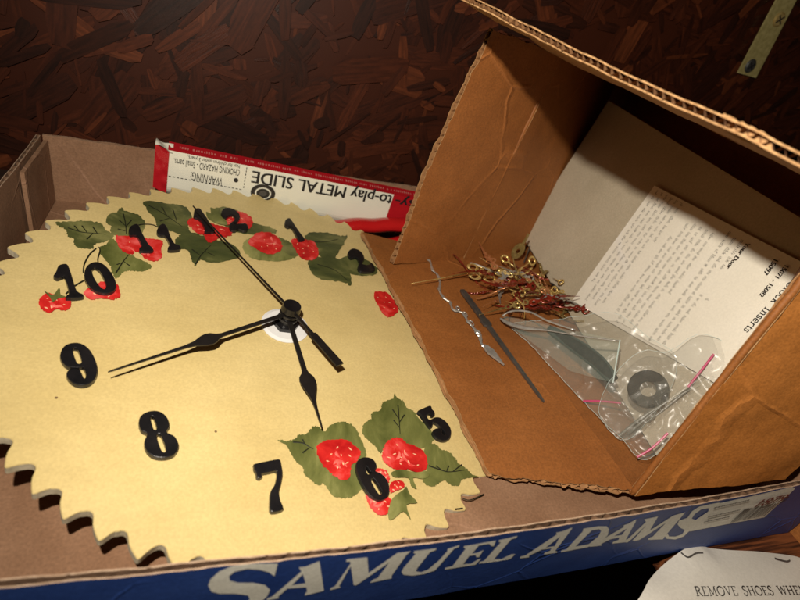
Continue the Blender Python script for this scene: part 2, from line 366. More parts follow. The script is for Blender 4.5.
# ------------------------------------------------------------------ corrugated board
def board(name, P, th, nu, nv, mats, parent, wave='u', pitch=.0052, amp=.0008, nscale=18, rag=(0, 0, 0, 0), seed=0, bow=None, lin=.00045, off=0.0):
    """P = P00,P10,P11,P01.  mats = front, back, fluting, edge. rag = raggedness of the u0,u1,v0,v1 edges"""
    P = [np.array(p, float) for p in P]
    n = unit(np.cross(P[1] - P[0], P[3] - P[0]))
    lu = (np.linalg.norm(P[1] - P[0]) + np.linalg.norm(P[2] - P[3])) / 2; lv = (np.linalg.norm(P[3] - P[0]) + np.linalg.norm(P[2] - P[1])) / 2
    def rg(t, s): return mn.noise(Vector((t * 60, s * 7.3, seed))) * .6 + mn.noise(Vector((t * 190, s * 3.1, seed + 4))) * .4 + mn.noise(Vector((t * 620, s * 5.1, seed + 8))) * .22
    def pos(u, v, h, side=0):
        ua, va = u, v
        if rag[0]: ua += (1 - u) ** 6 * rg(v * lv, 1 + side) * rag[0] / lu
        if rag[1]: ua += u ** 6 * rg(v * lv, 2 + side) * rag[1] / lu
        if rag[2]: va += (1 - v) ** 6 * rg(u * lu, 3 + side) * rag[2] / lv
        if rag[3]: va += v ** 6 * rg(u * lu, 4 + side) * rag[3] / lv
        p = (P[0] * (1 - ua) + P[1] * ua) * (1 - va) + (P[3] * (1 - ua) + P[2] * ua) * va
        d = mn.fractal(Vector(p * nscale) + Vector((seed, seed * 2, 0)), .9, 2.1, 4) * amp
        if bow: d += bow(u, v)
        return p + n * (h + d + off)
    b = MB(); t = th / 2
    for sg, mi, sd in ((1, 0, 0), (-1, 1, .35)):
        b.grid(lambda u, v: pos(u, v, sg * t, sd), nu, nv, mi, sg < 0)
        b.grid(lambda u, v: pos(u, v, sg * (t - lin), sd), nu, nv, 2, sg > 0)
        for q in range(4):      # rims of the liner
            if q == 0: f = lambda u, v: pos(0, u, sg * (t - lin * v), sd); k = nv
            if q == 1: f = lambda u, v: pos(1, u, sg * (t - lin * v), sd); k = nv
            if q == 2: f = lambda u, v: pos(u, 0, sg * (t - lin * v), sd); k = nu
            if q == 3: f = lambda u, v: pos(u, 1, sg * (t - lin * v), sd); k = nu
            b.grid(f, k, 1, 3)
    hh = t - lin * 1.02
    if wave == 'u':
        nw = max(8, int(lu / pitch) * 8)
        b.grid(lambda u, v: pos(u, v, hh * (1 - .35 * max(0, mn.noise(Vector((u * lu * 40, seed, 2))))) * math.sin(u * nw / 8 * 2 * math.pi + 1.6 * mn.noise(Vector((u * lu * 55, seed, 0)))), .15), nw, max(6, nv // 3), 2)
        b.grid(lambda u, v: pos(.0002, u, hh * (2 * v - 1)), nv, 1, 2); b.grid(lambda u, v: pos(.9998, u, hh * (2 * v - 1)), nv, 1, 2)
    else:
        nw = max(8, int(lv / pitch) * 8)
        b.grid(lambda u, v: pos(u, v, hh * math.sin(v * nw / 8 * 2 * math.pi), .15), max(6, nu // 3), nw, 2)
        b.grid(lambda u, v: pos(u, .0002, hh * (2 * v - 1)), nu, 1, 2); b.grid(lambda u, v: pos(u, .9998, hh * (2 * v - 1)), nu, 1, 2)
    return b.out(name, mats, parent, smooth=True), pos


# ------------------------------------------------------------------ the navy beer tray
TW, TD, TH = .405, .284, .0485
tray = empty('cardboard_tray', (TW / 2, TD / 2, 0), 'shallow navy and brown cardboard beer tray holding the clock and boxes', 'tray')
TM = [M['tray'], M['tray'], M['tray_flute'], M['tray_edge']]
board('tray_bottom', [V(0, 0, .0020), V(TW, 0, .0020), V(TW, TD, .0020), V(0, TD, .0020)], .003, 60, 40, TM, tray, amp=.0005, seed=2)
bowf = lambda u, v: (.0055 * math.sin(min(1, max(0, u / .95)) * math.pi) * (.25 + .75 * v))
FN = [M['navy'], M['tray'], M['tray_flute'], M['tray_edge']]
def fwall(u, v): return bowf(u, v)
fw, fpos = board('front_wall', [V(-.001, -.001, .0), V(TW, -.001, .0), V(TW, -.001, TH + .0015), V(-.001, -.001, TH)], .0024, 170, 14, FN, tray, amp=.00015, seed=5, bow=fwall, rag=(0, 0, .0006, .0012), pitch=.0062, off=.0)
board('back_wall', [V(TW, TD + .001, .0), V(0, TD + .001, .0), V(0, TD + .001, TH + .0005), V(TW, TD + .001, TH)], .0024, 80, 12, TM, tray, amp=.0006, seed=7, rag=(0, 0, 0, .001), pitch=.0062)
board('side_wall', [V(-.002, TD, .0), V(-.002, 0, .0), V(-.002, 0, TH), V(-.002, TD, TH)], .0024, 60, 12, TM, tray, amp=.0006, seed=8, rag=(0, 0, 0, .0008), pitch=.0062)
board('side_wall', [V(TW + .002, 0, .0), V(TW + .002, TD, .0), V(TW + .002, TD, TH), V(TW + .002, 0, TH)], .0024, 60, 12, TM, tray, amp=.0006, seed=9, rag=(0, 0, 0, .0008), pitch=.0062)
# folded inner glue tabs
b = MB()
b.box((.001, TD - .052, .0045), (.0022, 0, 0), (0, .050, 0), (0, 0, TH - .0065));
b.out('glue_tab', M['tray'], tray)

FO = V(0, -.0072, 0); FNn = V(0, -1, 0)


def front_pt(x, y):
    """point of the bowed front face seen at a picture position"""
    yy = -.006
    for _ in range(8):
        p = onp(x, y, V(0, yy, 0), FNn); u = min(1, max(0, (p[0] + .001) / (TW + .001))); v = min(1, max(0, p[2] / TH))
        yy = fpos(u, v, .0012)[1]
    return p


def front_print(name, loops, mt, parent, lift=.0001, refine=3):
    """fill loops in (x,z) of the front face, then wrap them on the bowed board"""
    l2 = []
    for lp in loops:
        pts = [front_pt(*p) for p in lp]; q = []
        for i in range(len(pts)):
            a, c = pts[i], pts[(i + 1) % len(pts)]
            for k in range(refine): t = k / refine; q.append(((a * (1 - t) + c * t)[0], (a * (1 - t) + c * t)[2]))
        l2.append(q)
    vs, fs = curve_mesh(l2)
    out = []
    for v in vs:
        u = min(1, max(0, (v[0] + .001) / (TW + .001))); w_ = min(1, max(0, v[1] / TH))
        out.append(V(v[0], fpos(u, w_, .0012)[1] - lift, v[1]))
    return add(name, out, fs, mt, parent)


A1, A2, A3, A4 = (200, 530, 5.714), (330, 515, 5.714), (450, 500, 5.714), (570, 480, 5.333)
letters = [
 [crop([(445, 190), (425, 262), (395, 240), (340, 225), (270, 220), (200, 235), (165, 262), (172, 288), (220, 300), (300, 300), (370, 312), (400, 340), (385, 375), (340, 420), (270, 460), (180, 478), (60, 485), (50, 468), (160, 452), (240, 425), (285, 395), (275, 372), (200, 362), (110, 362), (65, 350), (47, 315), (60, 280), (110, 235), (180, 205), (260, 193), (340, 190)], *A1)],
 [crop([(565, 212), (605, 207), (682, 176), (708, 345), (600, 372), (600, 362), (612, 350), (608, 325), (500, 332), (445, 380), (452, 388), (380, 400), (385, 388), (410, 380), (580, 235)], *A1), crop([(588, 250), (603, 302), (525, 314)], *A1)],
 [crop([(95, 252), (213, 240), (220, 330), (385, 215), (462, 205), (438, 225), (352, 345), (352, 360), (228, 386), (245, 368), (272, 358), (340, 268), (150, 400), (135, 398), (118, 290), (52, 405), (62, 412), (0, 428), (5, 415), (28, 405), (118, 275), (115, 265), (92, 265)], *A2)],
 [crop([(480, 205), (608, 188), (605, 198), (570, 212), (500, 300), (490, 320), (520, 325), (560, 310), (620, 260), (670, 205), (672, 192), (740, 170), (735, 182), (710, 190), (600, 315), (540, 335), (470, 345), (420, 340), (408, 325), (420, 300), (490, 220), (478, 217)], *A2)],
 [crop([(80, 262), (262, 230), (250, 262), (235, 262), (225, 248), (165, 258), (125, 305), (155, 300), (192, 284), (165, 325), (150, 325), (145, 312), (110, 318), (75, 365), (120, 362), (165, 335), (178, 335), (145, 368), (-30, 396), (-28, 386), (15, 375), (90, 275), (78, 272)], *A3)],
 [crop([(280, 228), (385, 203), (378, 215), (350, 222), (252, 335), (295, 335), (350, 308), (372, 308), (345, 335), (165, 362), (170, 352), (195, 345), (290, 240), (278, 238)], *A3)],
 [crop([(605, 185), (640, 178), (698, 155), (695, 165), (600, 290), (612, 293), (610, 300), (535, 310), (540, 300), (570, 290), (580, 275), (525, 282), (450, 318), (452, 326), (398, 332), (402, 322), (430, 315), (610, 195)], *A3), crop([(628, 208), (597, 262), (548, 270)], *A3)],
 [crop([(70, 258), (150, 245), (195, 245), (208, 262), (200, 295), (150, 335), (90, 358), (-50, 385), (-48, 375), (-20, 368), (68, 272)], *A4), crop([(115, 268), (155, 260), (165, 270), (150, 300), (100, 340), (50, 350), (30, 352)], *A4)],
 [crop([(285, 240), (310, 232), (352, 208), (350, 220), (298, 315), (308, 322), (300, 330), (225, 338), (230, 328), (258, 318), (262, 305), (215, 315), (165, 340), (168, 348), (105, 355), (110, 345), (130, 340), (285, 250)], *A4), crop([(302, 258), (275, 292), (235, 298)], *A4)],
 [crop([(395, 208), (470, 192), (425, 268), (550, 188), (615, 170), (600, 188), (505, 300), (495, 315), (415, 318), (418, 308), (440, 300), (510, 228), (370, 318), (345, 325), (332, 322), (408, 238), (330, 312), (305, 332), (288, 330), (322, 300), (404, 222)], *A4)],
 [crop([(800, 118), (745, 128), (690, 140), (650, 165), (625, 200), (580, 215), (572, 235), (590, 255), (612, 265), (598, 288), (560, 300), (528, 300), (520, 285), (505, 298), (515, 312), (560, 316), (605, 300), (632, 275), (690, 240), (700, 222), (648, 205), (665, 180), (700, 155), (740, 148), (790, 140)], *A4)],
]
for lp in letters: front_print('printed_letter', lp, M['cream_print'], fw)
lab = front_print('carton_label', [[(709, 505), (750, 496), (792, 486.5), (795, 488), (764, 517), (725, 524), (690, 531), (686, 527), (696, 519), (708, 511)]], M['cream_print'], fw, .0002)
# number and bar code on the label
b = MB()
for k, (body, x0, y0, x1, y1, h, mi) in enumerate((('1879', 752.5, 505.5, 781, 499.3, .0085, 0), )):
    text3(b, body, front_pt(x0, y0) - V(0, .0007, 0), front_pt(x1, y1) - V(0, .0007, 0), FNn, .0062, .03, .15, mi)
b.out('printed_number', M['label_red'], lab)
b = MB(); p0, p1 = front_pt(729, 521), front_pt(764, 514); x = 0
rb = random.Random(5)
while x < .97:
    wd = rb.choice((.010, .018, .030)); a = p0 * (1 - x) + p1 * x - V(0, .0008, 0); c = p0 * (1 - x - wd) + p1 * (x + wd) - V(0, .0008, 0)
    c = a + unit(p1 - p0) * np.linalg.norm(p1 - p0) * wd
    b.add([a, c, c + V(0, 0, .011), a + V(0, 0, .011)], [[0, 1, 2, 3]]); x += wd + rb.choice((.012, .02, .028))
b.out('barcode', M['ink'], lab)
b = MB()
for (xa, ya, xb, yb) in ((712, 507, 748, 499), (706, 516, 738, 509), (702, 521, 728, 515.5)):
    a, c = front_pt(xa, ya) - V(0, .0008, 0), front_pt(xb, yb) - V(0, .0008, 0); t = 0
    while t < .97:
        wd = rb.uniform(.03, .08); q0 = a + (c - a) * t; q1 = a + (c - a) * min(1, t + wd); b.add([q0, q1, q1 + V(0, 0, .0011), q0 + V(0, 0, .0011)], [[0, 1, 2, 3]]); t += wd + .02
b.out('small_print', M['grey_ink'], lab)

# ------------------------------------------------------------------ the strawberry clock
CC = V(.1421, .1328, .0226); CA = rotm((.0784, .1192, 0)); CN = CA[:, 2]; CX = CA[:, 0]; CY = CA[:, 1]; NR = .094
clock = empty('wall_clock', CC - CN * .006 * 0, 'round cream saw blade clock painted with strawberries, black numbers and hands', 'clock')
def cp(x, y, h=0.0): return onp(x, y, CC + CN * h, CN)
def cl(r, a, h=0.0): return CC + CX * r * math.cos(a) + CY * (r * math.sin(a)) + CN * h

T = 60; loop = []
off = CY * .0022 - CX * .0006
base = math.radians(-130.27)
rt = random.Random(11)
for k in range(T):
    a0 = base + k * 2 * math.pi / T; d = 2 * math.pi / T; j = rt.uniform(-.0004, .0004)
    prof = [(-.16, 1.353), (-.10, 1.345), (-.03, 1.341), (.05, 1.343), (.11, 1.350), (.16, 1.358), (.24, 1.372), (.36, 1.386), (.50, 1.399), (.60, 1.407), (.65, 1.406), (.685, 1.398), (.71, 1.386), (.745, 1.372), (.79, 1.360)]
    for (t, r) in prof: loop.append(cl(r * NR + j, a0 + t * d) + off)
b = MB(); n = len(loop); THK = .0034
top = loop; edge = [p - CN * .0004 + unit(p - CC) * .00035 for p in loop]; bot = [p - CN * THK for p in edge]
ctr = CC + off
# top face as rings towards the centre so that it shades evenly
vs = list(top) + [ctr + (p - ctr) * .90 for p in top] + [ctr]
fs = [[i, (i + 1) % n, n + (i + 1) % n, n + i] for i in range(n)] + [[n + i, n + (i + 1) % n, 2 * n] for i in range(n)]
b.add(vs, fs, 0)
b.add(list(top) + list(edge), [[n + i, n + (i + 1) % n, (i + 1) % n, i] for i in range(n)], 0)
b.add(list(edge) + list(bot), [[n + i, n + (i + 1) % n, (i + 1) % n, i] for i in range(n)], 1)
b.add(list(bot), [list(range(n))[::-1]], 1)
b.out('clock_face', [M['yellow'], M['raw_edge']], clock)

C1, C2, C5, C6, C7, C8 = (130, 120, 2.667), (250, 170, 5.333), (30, 190, 4.613), (270, 390, 4.615), (360, 390, 4.615), (170, 190, 8.567)
leaves = [   # loops, dark?, veins
 (crop([(118, 150), (200, 145), (260, 142), (330, 155), (350, 185), (385, 200), (380, 225), (340, 240), (300, 250), (290, 270), (240, 270), (215, 262), (200, 240), (205, 225), (175, 215), (165, 185), (140, 170)], *C5), 1,
  [crop([(175, 175), (240, 195), (300, 200), (350, 205)], *C5), crop([(240, 165), (262, 195)], *C5), crop([(262, 228), (290, 200)], *C5), crop([(205, 165), (225, 188)], *C5), crop([(290, 170), (310, 200)], *C5)]),
 (crop([(420, 80), (440, 95), (500, 115), (530, 150), (520, 190), (500, 230), (450, 235), (400, 215), (370, 190), (375, 165), (352, 150), (360, 115), (400, 100)], *C5), 1,
  [crop([(430, 110), (440, 150), (445, 205)], *C5), crop([(412, 140), (440, 165)], *C5), crop([(468, 140), (443, 170)], *C5), crop([(405, 180), (440, 190)], *C5)]),
 (crop([(385, 225), (450, 290), (540, 335), (560, 355), (520, 375), (470, 372), (430, 380), (400, 408), (380, 385), (370, 350), (345, 320), (325, 290), (320, 265), (350, 250)], *C5), 0,
  [crop([(395, 385), (430, 330), (455, 300)], *C5), crop([(400, 345), (425, 335)], *C5), crop([(460, 350), (432, 330)], *C5)]),
 (crop([(35, 218), (100, 222), (150, 232), (165, 262), (155, 285), (165, 310), (120, 300), (75, 285), (65, 262)], *C1), 1,
  [crop([(50, 228), (90, 250), (140, 285)], *C1), crop([(85, 232), (100, 258)], *C1), crop([(80, 270), (105, 262)], *C1), crop([(115, 240), (125, 270)], *C1)]),
 (crop([(128, 310), (165, 300), (230, 320), (270, 330), (295, 355), (280, 370), (230, 380), (185, 375), (175, 390), (165, 375), (155, 350), (120, 335)], *C1), 1,
  [crop([(175, 385), (190, 360), (215, 335)], *C1), crop([(165, 345), (188, 362)], *C1), crop([(225, 362), (200, 350)], *C1)]),
 (crop([(220, 238), (260, 234), (300, 250), (330, 275), (375, 285), (392, 300), (350, 305), (290, 300), (240, 272)], *C1), 1, []),
 (crop([(300, 335), (325, 312), (390, 312), (440, 335), (452, 355), (425, 372), (370, 376), (320, 365)], *C1), 0, []),
 (crop([(395, 312), (430, 330), (448, 360), (430, 362), (405, 345)], *C1), 1, []),
 (crop([(470, 305), (520, 300), (560, 308), (580, 310), (560, 345), (540, 372), (500, 360), (470, 345)], *C1), 1, [crop([(480, 325), (520, 325), (555, 318)], *C1)]),
 (crop([(480, 370), (530, 365), (570, 375), (585, 400), (590, 440), (560, 430), (510, 425), (480, 400)], *C1), 1, [crop([(500, 385), (545, 400), (582, 430)], *C1)]),
 (crop([(555, 375), (600, 360), (650, 385), (658, 410), (620, 415), (580, 405)], *C1), 1, []),
 (crop([(35, 230), (75, 235), (115, 225), (130, 205), (165, 205), (185, 180), (215, 165), (250, 190), (275, 165), (310, 150), (355, 150), (395, 175), (415, 215), (440, 270), (440, 310), (410, 340), (400, 400), (430, 430), (420, 460), (385, 490), (340, 500), (295, 490), (265, 455), (245, 430), (225, 440), (190, 415), (160, 390), (150, 355), (120, 330), (95, 290), (75, 255)], *C6), 0,
  [crop([(105, 240), (150, 245), (185, 265), (200, 272)], *C6), crop([(150, 228), (160, 250)], *C6), crop([(150, 290), (180, 268)], *C6)]),
 (crop([(160, 15), (172, 35), (200, 50), (215, 80), (250, 100), (280, 140), (320, 175), (338, 210), (330, 245), (290, 265), (255, 270), (200, 250), (150, 240), (110, 270), (95, 290), (70, 260), (40, 235), (12, 200), (15, 160), (50, 130), (55, 105), (95, 90), (105, 55), (150, 40)], *C7), 0,
  [crop([(175, 70), (180, 130), (185, 205)], *C7), crop([(150, 90), (180, 135)], *C7), crop([(205, 115), (182, 150)], *C7), crop([(155, 140), (183, 175)], *C7)]),
 (crop([(300, 260), (345, 248), (375, 275), (410, 285), (440, 315), (455, 340), (490, 360), (510, 385), (548, 400), (505, 405), (470, 415), (455, 440), (425, 440), (395, 420), (370, 425), (340, 445), (300, 435), (290, 400), (310, 380), (300, 330)], *C7), 0,
  [crop([(318, 350), (370, 368), (410, 378), (480, 370)], *C7), crop([(410, 350), (400, 375)], *C7), crop([(350, 350), (375, 368)], *C7), crop([(470, 345), (430, 375)], *C7)]),
]
for i, (lp, dk, vn) in enumerate(leaves):
    b = MB(); h = .00018 + i * .00003
    # ragged brush edge
    sp = spline(lp, 8); q = [cp(p[0] + mn.noise(Vector((p[0] * .8, p[1] * .8, i))) * 1.5, p[1] + mn.noise(Vector((p[0] * .8, p[1] * .8, i + 9))) * 1.5, h) for p in sp]
    plane_shape(b, [q], CC + CN * h, CN, m=0)
    for v_ in vn:
        pts = [cp(*p, h) + CN * .00012 for p in spline(v_, 5, False)]; k = len(pts)
        b.tube(pts, [.00042 * (1 - .6 * j / k) for j in range(k)], 5, 1, flat=.25, up=CN)
    b.out('painted_leaf', [M['leaf_dark'] if dk else M['leaf'], M['vein']], clock)

berries = [
 crop([(42, 505), (60, 485), (80, 475), (110, 478), (150, 490), (185, 505), (188, 535), (165, 555), (120, 550), (90, 565), (60, 555), (42, 530)], *C5),
 crop([(250, 465), (290, 440), (340, 420), (395, 430), (412, 460), (415, 490), (380, 505), (330, 500), (285, 505), (255, 490)], *C5),
 crop([(395, 215), (430, 210), (500, 220), (560, 225), (612, 235), (605, 270), (608, 310), (575, 328), (530, 315), (500, 285), (460, 295), (415, 270)], *C5),
 crop([(150, 265), (190, 240), (250, 255), (300, 260), (370, 290), (440, 305), (525, 335), (530, 380), (490, 400), (430, 405), (400, 425), (350, 450), (310, 430), (290, 390), (240, 375), (190, 330), (155, 300)], *C8),
 crop([(410, 235), (450, 215), (520, 215), (560, 180), (620, 190), (680, 220), (710, 270), (690, 320), (640, 330), (600, 350), (560, 345), (540, 300), (480, 300), (420, 270)], *C8),
 crop([(315, 325), (345, 300), (385, 305), (405, 330), (400, 350), (370, 358), (340, 345)], *C1),
 crop([(430, 320), (450, 315), (490, 325), (503, 355), (490, 372), (460, 370), (440, 345)], *C1),
 crop([(650, 465), (680, 458), (705, 480), (715, 510), (690, 525), (670, 510)], *C1),
 crop([(215, 265), (250, 235), (300, 228), (350, 230), (390, 255), (420, 290), (400, 330), (375, 350), (370, 400), (340, 415), (300, 400), (265, 365), (235, 335)], *C6),
 crop([(55, 380), (90, 360), (125, 375), (135, 410), (120, 440), (70, 430)], *C7),
 crop([(30, 470), (60, 480), (110, 485), (150, 510), (150, 545), (120, 575), (85, 575), (50, 545), (30, 500)], *C7),
 crop([(140, 430), (180, 415), (205, 430), (200, 450), (165, 465), (140, 475)], *C7),
 crop([(105, 285), (120, 245), (150, 222), (190, 222), (215, 245), (260, 260), (300, 290), (312, 335), (300, 370), (260, 380), (220, 365), (175, 370), (130, 350), (102, 315)], *C7),
]
rs = random.Random(4)
for i, lp in enumerate(berries):
    b = MB(); h = .00072 + i * .00003
    q = [cp(p[0] + mn.noise(Vector((p[0] * .7, p[1] * .7, i))) * 1.3, p[1] + mn.noise(Vector((p[0] * .7, p[1] * .7, i + 9))) * 1.3, h) for p in spline(lp, 7)]
    plane_shape(b, [q], CC + CN * h, CN, m=0)
    c = np.mean(np.array(lp), 0); big = 9 if i in (8, 12, 3) else 6
    for k in range(big):
        a = k * 2.4 + i; rr = math.sqrt((k + .5) / big) * .72; p = np.array(lp[int(a / (2 * math.pi) * len(lp)) % len(lp)])
        s = c + (p - c) * rr; P0 = cp(s[0], s[1], h) + CN * .00015; dr = unit(CX * math.cos(a) + CY * math.sin(a))
        Ls = (.0010 if i in (8, 12) else .0007) * rs.uniform(.5, 1.1); dr = unit(dr + CX * rs.uniform(-.8, .8))
        b.tube([P0 - dr * Ls, P0, P0 + dr * Ls], [.0001, rs.uniform(.00022, .0004), .0001], 5, 1, flat=.3, up=CN)
    if i in (2, 3, 4, 5, 8, 9, 10, 12, 0, 1):
        for k in range(5 if i in (8, 12, 3) else 3):
            a = rs.uniform(0, 6.28); rr = rs.uniform(.15, .6); p = np.array(lp[int(a / 6.2832 * len(lp)) % len(lp)]); s_ = c + (p - c) * rr
            P0 = cp(s_[0], s_[1], h) + CN * .00008; t_ = rs.uniform(0, 6.28); dr = unit(CX * math.cos(t_) + CY * math.sin(t_)); dq = np.cross(CN, dr); L_ = rs.uniform(.0014, .0030)
            b.tube([P0 + dr * L_ * q_ + dq * L_ * .35 * q_ * q_ for q_ in (-1, -.5, 0, .5, 1)], [.0001, .0006, .0008, .0005, .0001], 6, 2, flat=.12, up=CN)
    b.out('painted_strawberry', [M['red'], M['seed'], M['dab']], clock, smooth=False)
# green caps and stems over the berries
caps = [crop([(150, 500), (200, 460), (215, 445), (230, 480), (265, 520), (215, 530), (235, 598), (200, 560), (160, 590), (135, 598), (130, 560)], *C7),
        crop([(145, 380), (190, 366), (260, 380), (310, 372), (320, 395), (290, 410), (245, 405), (262, 455), (235, 440), (222, 405), (160, 402)], *C7),
        crop([(65, 465), (90, 478), (110, 482), (135, 450), (140, 480), (165, 492), (130, 500), (105, 515), (92, 495)], *C5),
        crop([(345, 150), (385, 160), (430, 155), (420, 200), (480, 260), (490, 300), (420, 290), (370, 270), (320, 235), (310, 185), (350, 200)], *C8)]
for i, lp in enumerate(caps):
    b = MB(); h = .00118 + i * .00003; plane_shape(b, [[cp(*p, h) for p in spline(lp, 3)]], CC + CN * h, CN); b.out('painted_leaf', [M['leaf']], clock)
b = MB()
for st in (crop([(245, 380), (250, 340), (275, 295), (305, 268)], *C5), crop([(320, 355), (312, 320), (322, 280), (318, 262)], *C5), crop([(165, 478), (200, 445), (250, 415)], *C5),
           crop([(460, 175), (510, 158), (560, 158), (590, 170)], *C5), [(462, 498), (470, 500), (484, 494)], [(455, 509), (463, 508)]):
    pts = [cp(*p, .0013) for p in spline(st, 5, False)]; b = MB(); b.tube(pts, .00028, 5, 0, flat=.4, up=CN); b.out('painted_stem', M['vein'], clock)

K4 = (40, 320, 4.0); K5 = (410, 400, 12.0); K7 = (240, 450, 8.57)
nums = [
 ([crop([(80, 140), (95, 105), (130, 90), (170, 95), (205, 125), (228, 180), (225, 225), (200, 252), (165, 260), (130, 250), (107, 225), (110, 203), (135, 193), (160, 200), (168, 215), (178, 232), (184, 215), (172, 188), (150, 190), (110, 185), (88, 165)], *K4), crop([(130, 117), (150, 115), (167, 163), (149, 170)], *K4)], 'nine'),
 ([crop([(395, 410), (405, 380), (440, 363), (480, 365), (510, 390), (517, 425), (508, 447), (540, 465), (555, 500), (540, 535), (500, 550), (455, 545), (425, 520), (417, 485), (428, 455), (405, 440)], *K4), crop([(442, 390), (455, 388), (468, 430), (455, 435)], *K4), crop([(467, 463), (485, 460), (505, 518), (488, 522)], *K4)], 'eight'),
 ([crop([(108, 395), (120, 375), (130, 350), (150, 340), (172, 342), (185, 370), (210, 450), (225, 470), (245, 480), (240, 492), (170, 497), (168, 485), (180, 470), (160, 400), (150, 398), (125, 405)], *C5)], ''),
 ([crop([(250, 390), (262, 350), (300, 330), (345, 345), (385, 395), (398, 440), (385, 465), (345, 475), (295, 460), (262, 425)], *C5), crop([(285, 370), (300, 355), (325, 375), (350, 430), (345, 455), (325, 445), (300, 410)], *C5)], ''),
 ([crop([(455, 185), (465, 165), (490, 155), (505, 165), (515, 190), (545, 245), (565, 265), (565, 280), (510, 280), (505, 265), (515, 255), (495, 210), (480, 205), (462, 205)], *C5)], ''),
 ([crop([(585, 185), (600, 160), (620, 155), (635, 175), (650, 215), (668, 245), (692, 255), (690, 272), (640, 275), (638, 260), (645, 250), (625, 210), (605, 205), (590, 200)], *C5)], ''),
 ([crop([(205, 195), (215, 160), (255, 155), (280, 185), (320, 240), (350, 300), (385, 345), (375, 355), (310, 358), (295, 350), (300, 330), (270, 265), (240, 240), (205, 225)], *C8)], ''),
 ([crop([(440, 195), (455, 160), (500, 148), (550, 165), (590, 195), (600, 235), (580, 270), (550, 288), (600, 285), (650, 285), (670, 310), (665, 340), (635, 345), (590, 330), (560, 345), (520, 335), (508, 300), (520, 280), (555, 250), (545, 215), (515, 215), (480, 235), (450, 220)], *C8)], ''),
 ([crop([(187, 290), (190, 265), (210, 255), (225, 270), (262, 325), (290, 362), (288, 372), (262, 374), (255, 362), (225, 305), (205, 302)], *C2)], ''),
 ([crop([(522, 440), (545, 418), (580, 425), (605, 450), (610, 475), (598, 498), (630, 505), (650, 495), (668, 530), (640, 542), (595, 540), (576, 520), (583, 490), (570, 465), (540, 468)], *C2)], ''),
 ([crop([(95, 130), (150, 100), (235, 65), (260, 80), (270, 110), (298, 140), (298, 175), (285, 188), (265, 185), (255, 160), (230, 168), (203, 185), (215, 215), (238, 235), (270, 220), (300, 205), (350, 205), (400, 230), (450, 275), (490, 340), (495, 400), (475, 460), (430, 482), (370, 475), (310, 440), (275, 390), (280, 360), (315, 338), (365, 340), (385, 365), (385, 395), (410, 418), (430, 412), (420, 390), (350, 300), (300, 265), (280, 270), (265, 320), (240, 318), (180, 240), (130, 170)], *K5)], ''),
 ([crop([(398, 345), (410, 320), (440, 308), (475, 318), (493, 345), (488, 372), (515, 385), (545, 420), (552, 465), (540, 495), (505, 508), (465, 490), (430, 440), (405, 385)], *C6), crop([(446, 352), (462, 374), (470, 378), (456, 388), (446, 376)], *C6), crop([(468, 415), (482, 410), (517, 468), (506, 480), (485, 452)], *C6)], ''),
 ([crop([(120, 130), (130, 115), (270, 85), (340, 78), (355, 120), (365, 200), (350, 290), (335, 350), (345, 420), (370, 480), (365, 510), (300, 528), (260, 515), (258, 420), (265, 350), (300, 290), (318, 215), (310, 175), (250, 185), (190, 200), (192, 225), (170, 240), (145, 228), (140, 195), (122, 160)], *K7)], ''),
]
for lps, lb in nums:
    b = MB(); h = .0026
    L3 = [[cp(*p, h) for p in spline(lp, 4)] for lp in lps]
    plane_shape(b, L3, CC + CN * h, CN, extrude=.0008, bevel=.00035, lift=-.00115)
    b.out('numeral', M['black'], clock, smooth=False)

# white washer, spindle and hands
hc = cp(284, 331, .0005)
b = MB()
n_ = 40; ro, ri = .0128, .0050
cw = cp(285, 326, 0)
prof = [(ri, .0002), (ri, .0012), (ro * .86, .0012), (ro, .0006), (ro, .0002)]
vs = [cw + CX * r * math.cos(2 * math.pi * i / n_) + CY * r * math.sin(2 * math.pi * i / n_) + CN * h for (r, h) in prof for i in range(n_)]
fs = [[k * n_ + i, k * n_ + (i + 1) % n_, (k + 1) * n_ + (i + 1) % n_, (k + 1) * n_ + i] for k in range(len(prof) - 1) for i in range(n_)]
b.add(vs, fs); b.out('washer', M['white_plastic'], clock)
hb = cp(285.5, 322, .003)
b = MB(); hub = cw
b.disc(hub + CN * .0006, CX, CY, .0072, .0028, 6, r2=.0072); b.disc(hub + CN * .0034, CX, CY, .0044, .0060, 24, r2=.0040)
b.out('spindle_nut', M['black'], clock)
SH, MH, HH = .0122, .0096, .0066
b = MB()
b.disc(hub + CN * (SH - .0004), CX, CY, .0052, .0034, 32, r2=.0047); b.out('spindle_cap', M['black'], clock, smooth=False)


def hand(name, tip, h, prof, tail=None, ringr=.0052, lab=None):
    t = cp(*tip, h); c = hub + CN * h; d = unit(t - c); Ln = np.linalg.norm(t - c); s = np.cross(CN, d)
    l = []; r_ = []
    for (f, w_) in prof: l.append(c + d * Ln * f + s * w_); r_.append(c + d * Ln * f - s * w_)
    b = MB(); plane_shape(b, [l + r_[::-1]], c, CN, extrude=.0003, bevel=.0001)
    b.disc(c - CN * .0006, CX, CY, ringr, .0013, 28)
    if tail:
        q = cp(*tail, h); dd = unit(q - c); LL = np.linalg.norm(q - c); ss = np.cross(CN, dd)
        tl = [(0, .0010), (.45, .0009), (.46, .0020), (1, .0023)]
        plane_shape(b, [[c + dd * LL * f + ss * w_ for f, w_ in tl] + [c + dd * LL * f - ss * w_ for f, w_ in tl][::-1]], c, CN, extrude=.0004, bevel=.0001)
    return b.out(name, M['black_hand'], clock)


